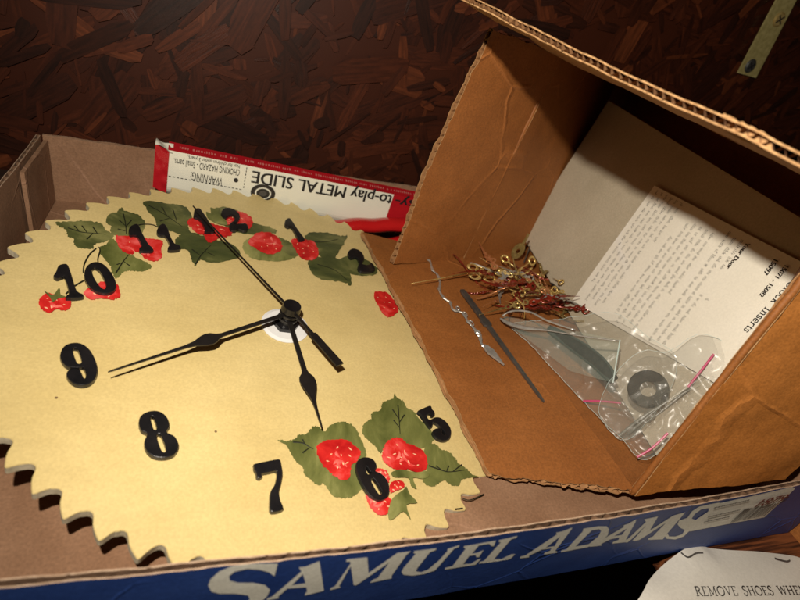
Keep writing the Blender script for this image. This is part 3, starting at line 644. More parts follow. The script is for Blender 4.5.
hand('minute_hand', (108, 372), MH, [(.0, .0013), (.44, .0010), (.465, .0016), (.49, .0030), (.515, .0035), (.545, .0030), (.59, .0014), (.64, .0008), (.98, .0003), (1, .0001)])
hand('hour_hand', (322, 428), HH, [(.0, .0013), (.52, .0013), (.55, .0018), (.585, .0036), (.62, .0041), (.665, .0034), (.76, .0012), (.82, .0007), (.99, .0003), (1, .0001)])
hand('second_hand', (193, 206), SH, [(0, .0007), (.5, .0004), (.98, .0003), (1, .0002)], tail=(340, 365), ringr=.0046)

# ------------------------------------------------------------------ open carton lying on its side
rL = onz(461, 259, .020); rB = onz(633, 492, .0145); fL = onz(523, 236, .028); fB = onz(665, 468, .0145)
nl = np.cross(fL - rL, (0, 0, 1.)); rT = onp(561, 55, rL, nl); fT = onp(609, 101, rL, nl)
ng = unit(np.cross(fT - fL, fL - fB)); ng = ng if np.dot(ng, CAM - fL) > 0 else -ng
fR = onp(838, 241, fL, ng); rR = onp(866, 199, rB + (rT - rL), np.cross(rT - rL, rB - rL))
cart = empty('open_carton', (rL + fB) / 2 * V(1, 1, 0) + V(0, 0, .006), 'open brown corrugated carton on its side with ragged flaps, spare clock parts inside', 'cardboard box')
KM = [M['kraft'], M['kraft'], M['flute'], M['kraft_edge']]
KL = [M['kraft_lit'], M['kraft'], M['flute'], M['kraft_edge']]
T2 = .0034
def inset(a, c, d=.0): return a + (c - a) * d
gL, gB = fL - ng * .022, fB - ng * .022
gT = onp(616, 81, gL, ng); gR = onp(848, 188, gT, ng)
board('liner_sheet', [fL, fB, fR, fT], .0016, 60, 40, [M['grey_board'], M['grey_board'], M['flute'], M['kraft_edge']], cart, amp=.0008, seed=21)
board('back_panel', [gL, gB, gR, gT], T2, 40, 30, KM, cart, amp=.0008, seed=20)
board('lower_wall', [rL, rB, gB, gL], T2, 60, 16, KM, cart, amp=.0008, seed=22, off=-.0012)
board('left_wall', [rL, gL, gT, rT], T2, 24, 50, KM, cart, wave='v', amp=.0010, seed=23)
board('top_wall', [rT, gT, gR, rR], T2, 20, 60, KM, cart, wave='v', amp=.0006, seed=24)
board('right_wall', [rB, rR, gR, gB], T2, 40, 20, KM, cart, amp=.0008, seed=25)
# flap of the lower wall, lying on the clock
q0 = onz(361, 234, .0290); q1 = onz(488, 474, .0085)
def sag(u, v): return .0012 * math.sin(u * math.pi) - .001 * math.sin(v * math.pi)
board('flap', [q0, q1, rB, rL], T2, 110, 60, KM, cart, wave='v', pitch=.0050, amp=.0012, nscale=14, rag=(.001, .0035, .0022, 0), seed=26, bow=sag, lin=.0004)
# flap of the left wall, swung outwards
aL = onz(391, 262, .0290); aT = onp(492, 29, rL, np.cross(rT - rL, aL - rL))
board('flap', [aL, rL, rT, aT], T2, 50, 80, KM, cart, wave='v', amp=.0018, nscale=12, rag=(.003, 0, .001, .002), seed=27, lin=.0004, bow=lambda u, v: -.004 * (1 - u) ** 2 * math.sin(v * 3))
# flap of the top wall, standing out towards the camera, seen at its cut edge
tL = CAM + ray(463, -2) * .275; tR = CAM + ray(800, 160) * .168; tR = tL + (tR - tL) * 1.12
board('flap', [tL, tR, rR, rT], .0029, 300, 30, [M['kraft'], M['kraft_edge'], M['flute'], M['kraft_edge']], cart, wave='u', pitch=.0038, amp=.0013, nscale=16, rag=(.002, 0, .0040, 0), seed=28, lin=.0005)
for (a, c) in ((rL, rB), (rL, rT), (rB, rR), (rT, rR)):
    b = MB(); pts = [a * (1 - t) + c * t for t in np.linspace(-.004, 1.004, 60)]
    b.tube([p + V(*[.0004 * mn.noise(Vector(p * 90) + Vector((k * 9, 0, 0))) for k in range(3)]) for p in pts], .0016, 12)
    b.out('fold', M['kraft'], cart, smooth=True)
# torn strip of liner lifted off the top flap
b = MB(); tq = [CAM + ray(x, y) * d for x, y, d in ((724, 113, .184), (764, 133, .1755), (772, 150, .1735), (730, 130, .1815))]
def strip(u, v, k=0):
    p = (tq[0] * (1 - u) + tq[1] * u) * (1 - v) + (tq[3] * (1 - u) + tq[2] * u) * v
    return p + V(0, 0, -k * .0009) + V(-.3, -.6, .5) * (.0012 * math.sin(v * 3) + .0010 * mn.noise(Vector((u * 4, v * 3, 1)))) + (tq[3] - tq[0]) * (.16 * mn.noise(Vector((u * 9, 3, 2))) * (1 - v))
b.grid(lambda u, v: strip(u, v), 24, 10); b.grid(lambda u, v: strip(u, v, 1), 24, 10, 0, True)
b.grid(lambda u, v: strip(u, 0, v), 24, 1); b.grid(lambda u, v: strip(u, 1, v), 24, 1); b.grid(lambda u, v: strip(0, u, v), 10, 1); b.grid(lambda u, v: strip(1, u, v), 10, 1)
b.out('torn_strip', M['kraft_edge'], cart, smooth=True)
# flap of the right wall, folded back over the tray's front edge
o1 = onp(778, 476, V(0, .010, 0), V(0, 1, 0)); e1 = rB + (o1 - rB) * 1.0
o1 = rB + unit(e1 - rB) * .078; o2 = rR + unit(e1 - rB) * .078 + V(0, -.012, 0)
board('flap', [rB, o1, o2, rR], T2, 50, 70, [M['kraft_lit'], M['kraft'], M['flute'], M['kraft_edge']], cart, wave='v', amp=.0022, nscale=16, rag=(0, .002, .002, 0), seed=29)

# ------------------------------------------------------------------ instruction sheet in the carton
GN = ng; GP = fL + GN * .0030
def gp(x, y, h=0.0): return onp(x, y, GP + GN * h, GN)
pc = [gp(655, 186), gp(573, 301), gp(748, 402), gp(842, 283)]
sheet = MB()
def shf(u, v):
    p = (pc[0] * (1 - u) + pc[1] * u) * (1 - v) + (pc[3] * (1 - u) + pc[2] * u) * v
    return p + GN * (.0006 * math.sin(v * 7 + u * 2) * .5 + .0006)
sheet.grid(shf, 20, 30); sheet.grid(lambda u, v: shf(u, v) - GN * .0002, 20, 30, 0, True)
ps = sheet.out('instruction_sheet', M['paper'], smooth=True); tag(ps, 'white printed instruction sheet leaning inside the open carton', 'paper')
td = unit(pc[1] - pc[0]); tn = GN; tu = np.cross(tn, td)        # text runs down-left, its top points right-down
b = MB(); rp = random.Random(8)
def sheetpt(u, v): return shf(u, v) + GN * .00022
rows = [(.035, .80, .02), (.070, .96, .02), (.105, .93, .02), (.140, .95, .02), (.175, .90, .02), (.210, .35, .02),
        (.275, .92, .25), (.310, .97, .12), (.345, .95, .10), (.380, .93, .10), (.415, .96, .10), (.450, .62, .10),
        (.515, .97, .04), (.550, .94, .06), (.585, .96, .05), (.620, .52, .06)]
for (v, ue, us) in rows:
    u = us
    while u < ue:
        wl = rp.uniform(.018, .062)
        x = u
        while x < min(u + wl, ue):              # letters of one word: tiny uneven strokes
            hh = rp.choice((.011, .011, .011, .016)); k = rp.uniform(.0048, .0070)
            if np.linalg.norm(np.cross(sheetpt(x, v) - gp(748, 243), unit(gp(727, 268) - gp(748, 243)))) < .0030 and x < .5: x += k; continue
            a, c = sheetpt(x, v), sheetpt(x + k * .32, v); up = sheetpt(x, v + hh) - a
            b.add([a, c, c + up, a + up], [[0, 1, 2, 3]])
            if rp.random() < .6:
                s_ = rp.choice((0, .45, .9)); a2 = a + up * s_; c2 = sheetpt(x + k, v) + up * s_; b.add([a2, c2, c2 + up * .18, a2 + up * .18], [[0, 1, 2, 3]])
            x += k * 1.35
        u += wl + .020
b.out('small_print', M['grey_ink'], ps)
def stext(b, body, pa, pb, bold=.012, m=0, h=None, lift=.0011): text3(b, body, gp(*pa, .0002), gp(*pb, .0002), tn, h, bold, 0, m, lift)

# serif capitals and lower case drawn as strokes for the sheet's title
def seriftext(b, body, P0, P1, n, lift=.0010, sh=0.0, wt=1.0):
    G = {'C': (.75, [[(.66, .55), (.6, .68), (.4, .72), (.15, .6), (.08, .36), (.15, .12), (.38, 0), (.58, .04), (.7, .16)]], [(.66, .5, .66, .72)], []),
         'l': (.34, [[(.17, 0), (.17, .74)]], [], [(.05, 0, .29, 0), (.06, .74, .17, .74)]),
         'o': (.56, [[(.28, .48), (.1, .42), (.07, .24), (.12, .06), (.28, 0), (.44, .06), (.49, .24), (.45, .42), (.28, .48)]], [], []),
         'c': (.5, [[(.42, .38), (.34, .47), (.2, .46), (.08, .34), (.08, .15), (.18, .02), (.32, .01), (.44, .1)]], [], []),
         'k': (.58, [[(.15, 0), (.15, .74)], [(.15, .2), (.42, .46)], [(.24, .28), (.46, 0)]], [], [(.03, 0, .27, 0), (.36, 0, .56, 0), (.34, .47, .52, .47), (.04, .74, .15, .74)]),
         'I': (.38, [[(.19, 0), (.19, .7)]], [], [(.04, 0, .34, 0), (.04, .7, .34, .7)]),
         'n': (.6, [[(.15, 0), (.15, .46)], [(.15, .34), (.3, .47), (.42, .42), (.45, .3), (.45, 0)]], [], [(.03, 0, .27, 0), (.33, 0, .57, 0), (.04, .46, .15, .46)]),
         's': (.44, [[(.36, .38), (.26, .47), (.12, .44), (.09, .33), (.2, .26), (.33, .2), (.36, .1), (.26, .01), (.12, .02), (.06, .12)]], [], []),
         'e': (.5, [[(.08, .26), (.42, .28), (.4, .42), (.26, .48), (.12, .42), (.07, .24), (.12, .06), (.26, 0), (.42, .1)]], [], []),
         'r': (.44, [[(.14, 0), (.14, .46)], [(.14, .32), (.26, .46), (.38, .43)]], [], [(.03, 0, .27, 0), (.04, .46, .14, .46)]),
         't': (.36, [[(.16, .62), (.16, .08), (.24, .01), (.33, .06)]], [], [(.04, .46, .32, .46)]), ' ': (.5, [], [], []),
         'R': (.7, [[(.17, 0), (.17, .7)], [(.17, .7), (.4, .69), (.52, .56), (.42, .40), (.17, .37)], [(.34, .38), (.6, 0)]], [], [(.04, 0, .3, 0), (.52, 0, .68, 0), (.04, .7, .2, .7)]),
         'E': (.62, [[(.17, 0), (.17, .7)]], [], [(.04, 0, .54, 0), (.04, .7, .52, .7), (.17, .36, .4, .36), (.54, 0, .56, .16), (.52, .7, .52, .56)]),
         'M': (.9, [[(.7, 0), (.7, .7)], [(.16, .7), (.43, .08)]], [], [(.16, 0, .16, .7), (.43, .08, .7, .7), (.04, 0, .28, 0), (.58, 0, .84, 0), (.04, .7, .2, .7), (.68, .7, .84, .7)]),
         'O': (.76, [[(.38, .72), (.14, .6), (.06, .36), (.14, .1), (.38, -.01), (.62, .1), (.70, .36), (.62, .6), (.38, .72)]], [], []),
         'V': (.72, [[(.14, .7), (.38, .02)]], [], [(.38, .02, .58, .7), (.02, .7, .26, .7), (.48, .7, .70, .7)]),
         'S': (.56, [[(.46, .56), (.34, .71), (.16, .66), (.10, .52), (.24, .40), (.42, .30), (.48, .16), (.36, 0), (.18, 0), (.08, .16)]], [], []),
         'H': (.78, [[(.17, 0), (.17, .7)], [(.6, 0), (.6, .7)]], [], [(.04, 0, .3, 0), (.47, 0, .73, 0), (.04, .7, .3, .7), (.47, .7, .73, .7), (.17, .36, .6, .36)]),
         'W': (1.0, [[(.12, .7), (.32, .02)], [(.50, .7), (.70, .02)]], [], [(.32, .02, .5, .7), (.7, .02, .88, .7), (.0, .7, .24, .7), (.76, .7, .98, .7)]),
         'N': (.78, [[(.16, .7), (.6, .02)]], [], [(.16, 0, .16, .7), (.6, .02, .6, .7), (.04, 0, .28, 0), (.48, .7, .72, .7), (.04, .7, .2, .7)])}
    P0, P1, n = np.array(P0), np.array(P1), unit(n); tot = sum(G[c][0] for c in body); ax = unit(P1 - P0); ay = np.cross(n, ax); s = np.linalg.norm(P1 - P0) / tot; x = 0
    for c in body:
        wd, st, vb, sf = G[c]
        for ln in st:
            pts = [P0 + ax * (x + p[0] + sh * p[1]) * s + ay * p[1] * s + n * lift for p in spline(ln, 3, False)]
            b.tube(pts, .052 * s * wt, 6, flat=.15, up=n)
        for (a0, b0, a1, b1) in sf + vb: b.tube([P0 + ax * (x + a0 + sh * b0) * s + ay * b0 * s + n * lift, P0 + ax * (x + a1 + sh * b1) * s + ay * b1 * s + n * lift], .028 * s * wt, 5, flat=.15, up=n)
        x += wd
b = MB(); seriftext(b, 'Clock Inserts', gp(792, 281), gp(744, 331), tn); 
stext(b, '15071 - 15082', (786, 266), (760, 296), .03); stext(b, '15097', (775, 260), (764, 274), .03)
stext(b, 'Your Door', (748, 243), (727, 268), .03)
b.out('printed_title', M['ink'], ps)

# ------------------------------------------------------------------ things in the carton
a0 = onz(500, 322, .020); a1 = onz(645, 459, .0175); a2 = gp(690, 338, .003)
BNn = unit(np.cross(a1 - a0, a2 - a0)); BNn = BNn if np.dot(BNn, CAM - a0) > 0 else -BNn
def bp_(x, y, h=0.0): return onp(x, y, a0 + BNn * h, BNn)


def bag(name, loop, h, label, seed):
    b = MB(); vs, fs = None, None
    ps_ = [bp_(p[0] + .8 * mn.noise(Vector((p[0] * .15, p[1] * .15, seed))), p[1] + .8 * mn.noise(Vector((p[0] * .15, p[1] * .15, seed + 2))), h) for p in spline(loop, 12)]
    O = a0 + BNn * h; ax = unit(a1 - a0); ay = np.cross(BNn, ax)
    l2 = [(np.dot(p - O, ax), np.dot(p - O, ay)) for p in ps_]
    c = np.mean(np.array(l2), 0); rings = 34; vs = []; n = len(l2)
    for k in range(rings + 1):
        for (x, y) in l2:
            t = 1 - k / rings; X = c[0] + (x - c[0]) * t; Y = c[1] + (y - c[1]) * t
            rd = 1 - abs(mn.noise(Vector((X * 45 + Y * 20, Y * 75, seed + 5)))) * 2.2; rd2 = 1 - abs(mn.noise(Vector((X * 120, Y * 60 - X * 50, seed + 8)))) * 2.2
            z = .0014 * mn.noise(Vector((X * 60, Y * 60, seed))) + .0016 * max(0, rd) ** 3 + .0007 * max(0, rd2) ** 3 + .0010 * (1 - t * t)
            vs.append(O + ax * X + ay * Y + BNn * z)
    fs = [[k * n + i, k * n + (i + 1) % n, (k + 1) * n + (i + 1) % n, (k + 1) * n + i] for k in range(rings) for i in range(n)]
    b.add(vs, fs); b.add([v - BNn * .0022 for v in vs], [f[::-1] for f in fs])
    root = empty(name, np.mean(np.array(ps_), 0), label, 'plastic bag')
    b.out('bag_film', M['film'], root, smooth=True)
    e = MB(); e.tube([vs[i] for i in range(n)] + [vs[0]], .00011, 5); e.out('bag_seam', M['glass_edge'], root)
    return root


bA = bag('plastic_bag', [(512, 324), (560, 320), (612, 313), (645, 335), (676, 358), (668, 395), (645, 425), (622, 440), (600, 418), (584, 402), (555, 371), (530, 344)], .0015, 'clear plastic bag holding the glass pane beside the gold clock parts', 1)
bB = bag('plastic_bag', [(640, 352), (668, 352), (702, 334), (738, 357), (712, 400), (680, 432), (645, 460), (622, 438), (600, 416), (608, 385)], .0052, 'clear zip bag with red zip strips and a brown washer, near the right flap', 5)
def zstrip(bagroot, pts, h):
    b = MB(); b.tube([bp_(*p, h) for p in spline(pts, 4, False)], .00055, 6, flat=.4, up=BNn); b.out('zip_strip', M['pink'], bagroot)
zstrip(bA, [(583, 401), (600, 401), (621, 403)], .0026)
zstrip(bB, [(714, 354), (700, 372), (688, 387)], .0068)
zstrip(bB, [(637, 457), (652, 448), (668, 433)], .0066)
# folds in the zip bag
b = MB()
for ln in ([(618, 437), (650, 412), (700, 384)], [(628, 434), (662, 405), (705, 375)], [(648, 422), (690, 388)]):
    b.tube([bp_(*p, .0072) for p in spline(ln, 4, False)], .0009, 6, flat=.5, up=BNn)
b.out('bag_fold', M['film'], bB, smooth=True)

wc = bp_(648, 389, .0040); wx = unit(a1 - a0); wy = np.cross(BNn, wx)
b = MB(); nn = 36; pr = [(.0042, -.0006), (.0042, .0006), (.0098, .0008), (.0104, .0002), (.0104, -.0006)]
vs = [wc + wx * r * math.cos(2 * math.pi * i / nn) + wy * r * math.sin(2 * math.pi * i / nn) + BNn * h for (r, h) in pr for i in range(nn)]
fs = [[k * nn + i, k * nn + (i + 1) % nn, ((k + 1) % 5) * nn + (i + 1) % nn, ((k + 1) % 5) * nn + i] for k in range(5) for i in range(nn)]
b.add(vs, fs); tag(b.out('rubber_washer', M['rubber'], smooth=False), 'brown ring washer inside the zip bag', 'washer')

b = MB(); O = bp_(560, 345, .0064)
gl = [[bp_(*p, .0064) for p in [(503, 316), (520, 319), (560, 328), (620, 340), (613, 383), (570, 371), (535, 345), (505, 322)]]]
plane_shape(b, gl, O, BNn, extrude=.0006)
for ln in ([(620, 340), (613, 383)],): b.tube([bp_(*p, .0073) for p in ln], .00035, 5, 1)
b.out('glass_pane', [M['glass'], M['glass_edge']]); tag(bpy.data.objects['glass_pane'], 'small pale green glass pane lying over the left plastic bag', 'glass pane')
b = MB(); hp = [bp_(*p, .0085) for p in spline([(500, 318), (508, 323), (525, 328), (545, 330), (575, 335), (619, 341)], 5, False)]; k = len(hp)
b.tube(hp, [.0004 + .0011 * math.sin(math.pi * min(1, i / k * 1.6)) for i in range(k)], 8, flat=.5, up=BNn)
b.tube([bp_(*p, .0088) for p in spline([(502, 316), (512, 311), (530, 312), (548, 321), (575, 330)], 5, False)], .0006, 8, flat=.6, up=BNn)
o = b.out('steel_clip', M['steel'], smooth=True); tag(o, 'bright steel clip along the top edge of the glass pane', 'clip')
b = MB(); dk = [bp_(*p, .0050) for p in spline([(548, 328), (572, 343), (598, 362), (614, 381)], 4, False)]; k = len(dk)
b.tube(dk, [.0022 + .0022 * math.sin(math.pi * i / k) for i in range(k)], 8, flat=.3, up=BNn)
o = b.out('clock_hand', M['rubber'], smooth=True); tag(o, 'dark wide clock hand inside the left plastic bag', 'clock hand', 'spare clock hands')

from mathutils.bvhtree import BVHTree
bv, bf = [], []
for o_ in cart.children:
    if o_.name.split('.')[0] in ('lower_wall', 'flap', 'fold') and not o_.name.startswith('flap.003') and not o_.name.startswith('flap.002') and not o_.name.startswith('flap.001'):
        k_ = len(bv); bv += [v.co + cart.location for v in o_.data.vertices]; bf += [[k_ + i for i in p.vertices] for p in o_.data.polygons]
TREE = BVHTree.FromPolygons(bv, bf)


def fz(x, y, h=0.0):
    """a point h above the carton's lower wall or the flap hinged to it"""
    c = Vector(CAM); d = Vector(ray(x, y)); hit = TREE.ray_cast(c, d)
    p = hit[0] if hit[0] is not None else Vector(onz(x, y, .018))
    t = (p - c).length - h / max(.2, abs(d.z)); return np.array(c + d * t)


# the file
def lz(x, y, h=0.0):
    """point over the lower wall / its flap"""
    n = unit(np.cross(rB - rL, fL - rL)); n = n if n[2] > 0 else -n
    return onp(x, y, rL + n * (.0016 + h), n)
b = MB(); p0, p1 = fz(462, 290, .0035), fz(544, 402, .0012); d = unit(p1 - p0); s = unit(np.cross(d, V(0, 0, 1.)))
pf = [(0, .0016), (.03, .0021), (.30, .0021), (.31, .0030), (.36, .0030), (.37, .0017), (.95, .0008), (1, .0001)]; Ln = np.linalg.norm(p1 - p0)
plane_shape(b, [[p0 + d * Ln * f + s * w_ for f, w_ in pf] + [p0 + d * Ln * f - s * w_ for f, w_ in pf][::-1]], p0, np.cross(s, d), extrude=.0006, bevel=.0002)
tag(b.out('needle_file', M['dark_steel']), 'dark grey tapering needle file lying on the lower flap', 'file')

# a spade ended steel hand
b = MB(); sp = spline([(425, 258), (436, 272), (441, 292), (452, 306), (466, 318), (478, 334), (486, 348)], 6, False)
pts = [fz(p[0] + 1.6 * math.sin(i * .9), p[1] + 1.2 * math.cos(i * 1.3), .0022) for i, p in enumerate(sp)]; k = len(pts)
b.tube(pts, [.0005 + .0003 * (i % 3) + .0003 * i / k for i in range(k)], 6, flat=.6)
for (x, y, r) in ((471, 323, .0026), (478, 333, .0030), (465, 314, .0022), (458, 308, .0018)):
    c = fz(x, y, .0022); b.tube([c + r * (V(1, 0, 0) * math.cos(t * .5) * .6 + V(0, 1, 0) * math.sin(t * .5)) for t in range(13)], .00045, 6, flat=.6)
p0, p1 = fz(484, 345, .0026), fz(504, 365, .0022); d = unit(p1 - p0); s = unit(np.cross(d, V(0, 0, 1.))); Ln = np.linalg.norm(p1 - p0)
pf = [(0, .0006), (.12, .0022), (.35, .0030), (.6, .0020), (1, .0001)]
plane_shape(b, [[p0 + d * Ln * f + s * w_ for f, w_ in pf] + [p0 + d * Ln * f - s * w_ for f, w_ in pf][::-1]], p0, np.cross(s, d), extrude=.0004, bevel=.0002)
tag(b.out('clock_hand', M['steel'], smooth=False), 'long ornate steel clock hand with pointed spade tip, left of the file', 'clock hand', 'spare clock hands')


def ornate(P, ang, Ln, mt, label, tilt=0.0, roll=0.0, twist=0.0, wide=1.0):
    """a flat pressed hand: eye, pierced scroll body and a long pointer, a little bent"""
    cx = V(math.cos(ang) * math.cos(tilt), math.sin(ang) * math.cos(tilt), math.sin(tilt)); up = V(0, 0, 1.)
    cy = unit(np.cross(up, cx)); cz = np.cross(cx, cy); cy, cz = cy * math.cos(roll) + cz * math.sin(roll), -cy * math.sin(roll) + cz * math.cos(roll)
    half = [(0, .0), (.02, .055), (.08, .075), (.14, .045), (.18, .035), (.24, .09), (.31, .105), (.37, .06), (.40, .025), (.46, .06), (.52, .055), (.57, .020), (.64, .034), (.70, .016), (.88, .008), (1.0, .004)]
    wd = (1.0 + .35 * math.sin(twist)) * wide
    up_ = [(x, y * wd) for x, y in half]; out = spline(up_ + [(x, -y) for x, y in up_[::-1][:-1]], 4)
    ell = lambda x0, y0, a, c, r=0.0: [(x0 + a * math.cos(t) * math.cos(r) - c * math.sin(t) * math.sin(r), y0 + a * math.cos(t) * math.sin(r) + c * math.sin(t) * math.cos(r)) for t in np.linspace(0, 2 * math.pi, 14, endpoint=False)]
    holes = [ell(.075, 0, .032, .032), ell(.275, .045 * wd, .05, .020 * wd, .35), ell(.275, -.045 * wd, .05, .020 * wd, -.35), ell(.485, 0, .034, .020)]
    vs, fs = curve_mesh([[(p[0] * Ln, p[1] * Ln) for p in lp] for lp in [out] + holes], .00018, .00016)
    b = MB(); b.add([np.array(P) + cx * v[0] + cy * v[1] + cz * (v[2] + Ln * .09 * math.sin(v[0] / Ln * 4 + twist)) for v in vs], fs)
    o = b.out('clock_hand', M[mt], smooth=False); tag(o, label, 'clock hand', 'spare clock hands'); return o


# gold hand whose pointer reaches over the lower flap
b = MB(); b.tube([fz(411, 283.5, .006), fz(440, 278.5, .006), fz(468, 273, .006)], [.0001, .0004, .0006], 6)
for (x, y, rx, ry) in ((473, 267, .0040, .0030), (475, 276, .0042, .0026), (486, 270, .0038, .0022), (490, 279, .0048, .0025), (499, 273, .0030, .0024), (481, 273, .0020, .0014)):
    c = fz(x, y, .007); dx = unit(fz(500, 277, .007) - fz(460, 275, .007)); dy = np.cross(V(0, 0, 1), dx) * .75 + V(0, 0, .45)
    b.tube([c + dx * rx * math.cos(t * .3927) + dy * ry * math.sin(t * .3927) for t in range(17)], [.0011 + .0004 * math.sin(t) for t in range(17)], 8, flat=.45)
tag(b.out('clock_hand', M['brass'], smooth=True), 'bright gold scrolled clock hand pointing left over the flap', 'clock hand', 'spare clock hands')

rq = random.Random(17)
defs = [  # px, py, height, angle(deg), length, material, label
 (505, 286, .006, 205, .026, 'red_metal', 'dark red scrolled clock hand pointing left, below the gold one'),
 (520, 298, .008, 238, .034, 'red_metal', 'dark red ornate clock hand lying across the needle file'),
 (548, 300, .009, -8, .034, 'red_metal', 'red scrolled clock hand at the right end of the parts pile'),
 (535, 288, .012, 160, .034, 'red_metal', 'red lacquered clock hand in the middle of the parts pile'),
 (527, 281, .015, 100, .022, 'old_brass', 'tarnished brass clock hand standing up in the parts pile'),
 (510, 272, .012, 60, .026, 'old_brass', 'tarnished brass scrolled hand behind the gold hand'),
 (540, 275, .012, 35, .024, 'old_brass', 'tarnished brass hand leaning on the grey back panel'),
 (552, 312, .007, -30, .030, 'old_brass', 'brown brass hand just above the steel clip'),
 (525, 305, .010, 10, .036, 'steel', 'long polished steel hand across the parts pile'),
 (545, 293, .015, -20, .034, 'steel', 'shiny steel hand on top of the red ones'),
 (500, 300, .007, 215, .026, 'copper', 'copper coloured hand at the lower left of the pile'),
 (515, 290, .012, 185, .030, 'copper', 'copper hand pointing left under the gold hand'),
 (558, 303, .006, 200, .028, 'red_metal', 'red hand tucked under the steel hand'),
 (532, 268, .016, 200, .020, 'brass', 'small gold hand at the top of the pile'),
 (492, 293, .006, 170, .022, 'red_metal', 'small dark red hand near the end of the file'),
 (568, 306, .006, -60, .022, 'steel', 'short steel hand beside the instruction sheet'),
]
for k in range(32):
    mt = ('red_metal', 'old_brass', 'brass', 'red_metal', 'copper', 'red_metal', 'steel', 'brass')[k % 8]; nm = {'red_metal': 'dark red', 'old_brass': 'dull brass', 'copper': 'coppery', 'brass': 'bright gold', 'steel': 'silvery'}[mt]
    x = rq.gauss(538, 24); y = 289 + (x - 534) * .36 + rq.gauss(0, 9)
    defs.append((x, y, rq.uniform(.003, .018), rq.choice((0, 180, 180)) + rq.gauss(-22, 32), rq.uniform(.022, .040), mt, 'one of the ' + nm + ' ornate hands tangled in the parts pile'))
for (x, y, h, a, Ln, mt, lb) in defs:
    P = fz(x, y, h); ornate(P, math.radians(a), Ln, mt, lb, tilt=rq.uniform(-.25, .25), roll=rq.uniform(-.9, .9), twist=rq.uniform(0, 6), wide=rq.uniform(.55, 1.1))

# brass medallion with a hole, standing against the back
c = fz(518, 251, .012); nrm = unit(CAM - c + V(-.16, -.10, -.10)); ax = unit(np.cross(nrm, V(.35, .1, 1))); ay = np.cross(nrm, ax)
b = MB(); nn = 30; pr = [(.30, -.0004), (.30, .0004), (.96, .0005), (1, .0001), (1, -.0004)]
vs = [c + ax * .0044 * r * math.cos(2 * math.pi * i / nn) + ay * .0072 * r * math.sin(2 * math.pi * i / nn) + nrm * h for (r, h) in pr for i in range(nn)]
fs = [[k * nn + i, k * nn + (i + 1) % nn, ((k + 1) % 5) * nn + (i + 1) % nn, ((k + 1) % 5) * nn + i] for k in range(5) for i in range(nn)]
b.add(vs, fs); b.tube([c - ay * .0072, c - ay * .016 + ax * .001], [.0012, .0009], 6)
tag(b.out('pendulum_disc', M['old_brass'], smooth=False), 'oval tarnished brass disc with a hole, standing highest in the pile', 'disc')
# screw eyes
for (x, y, h, mt, lb, an) in ((532, 261, .019, 'brass', 'bright gold screw eye at the top right of the pile', .5), (505, 259, .018, 'brass', 'small gold screw eye left of the brass disc', 2.4), (541, 268, .016, 'old_brass', 'tarnished screw eye under the bright gold one', 4.0)):
    c = fz(x, y, h * .6); dx = V(math.cos(an), math.sin(an), .3); dx = unit(dx); dy = unit(np.cross(dx, V(.3, -.6, .6))); b = MB()
    b.tube([c + .0032 * (dx * math.cos(t * .3927) + dy * math.sin(t * .3927)) for t in range(17)], .0009, 8)
    b.tube([c - dx * .0032, c - dx * .012], [.0008, .0003], 8)
    tag(b.out('screw_eye', M[mt], smooth=True), lb, 'screw eye', 'screw eyes in the pile')
for k in range(9):
    x, y = rq.gauss(535, 18), rq.gauss(286, 9); c = fz(x, y, rq.uniform(.008, .016)); an = rq.uniform(0, 6.28); dx = unit(V(math.cos(an), math.sin(an), rq.uniform(-.3, .5))); dy = unit(np.cross(dx, V(rq.uniform(-.6, .6), -.6, .6))); b = MB()
    r_ = rq.uniform(.0014, .0024); b.tube([c + r_ * (dx * math.cos(t * .3927) + dy * math.sin(t * .3927)) for t in range(17)], .00055, 8); b.tube([c - dx * r_, c - dx * (r_ + .008)], [.0005, .0002], 8)
    tag(b.out('screw_eye', M['brass' if k % 3 else 'copper'], smooth=True), ('small gold' if k % 3 else 'small copper') + ' screw eye caught between hands in the middle of the pile', 'screw eye', 'screw eyes in the pile')
# strips at the foot of the sheet
for (pts, mt, wd, lb) in (([(556, 276), (566, 283), (578, 287), (588, 288)], 'old_brass', .0022, 'curved brass strip between the pile and the sheet'),
                          ([(562, 286), (573, 299), (584, 315)], 'red_metal', .0030, 'red strip at the foot of the instruction sheet'),
                          ([(551, 283), (556, 287), (561, 291)], 'black', .0030, 'black stub beside the brass strip'),
                          ([(577, 281), (585, 281), (592, 283)], 'black', .0018, 'black end piece touching the instruction sheet')):
    b = MB(); q = [fz(*p, .008) for p in spline(pts, 5, False)]; b.tube(q, wd * .5 * 1.0, 8, flat=.35)
    tag(b.out('metal_strip', M[mt], smooth=True), lb, 'strip', 'metal strips by the sheet')
for (a_, c_, lb) in (((563, 272), (555, 284), 'thin dark pin leaning at the right of the pile'), ((530, 246), (524, 262), 'thin dark pin beside the brass disc')):
    b = MB(); b.tube([fz(*a_, .012), fz(*c_, .006)], .0005, 6); tag(b.out('pin', M['dark_steel']), lb, 'pin', 'thin pins')

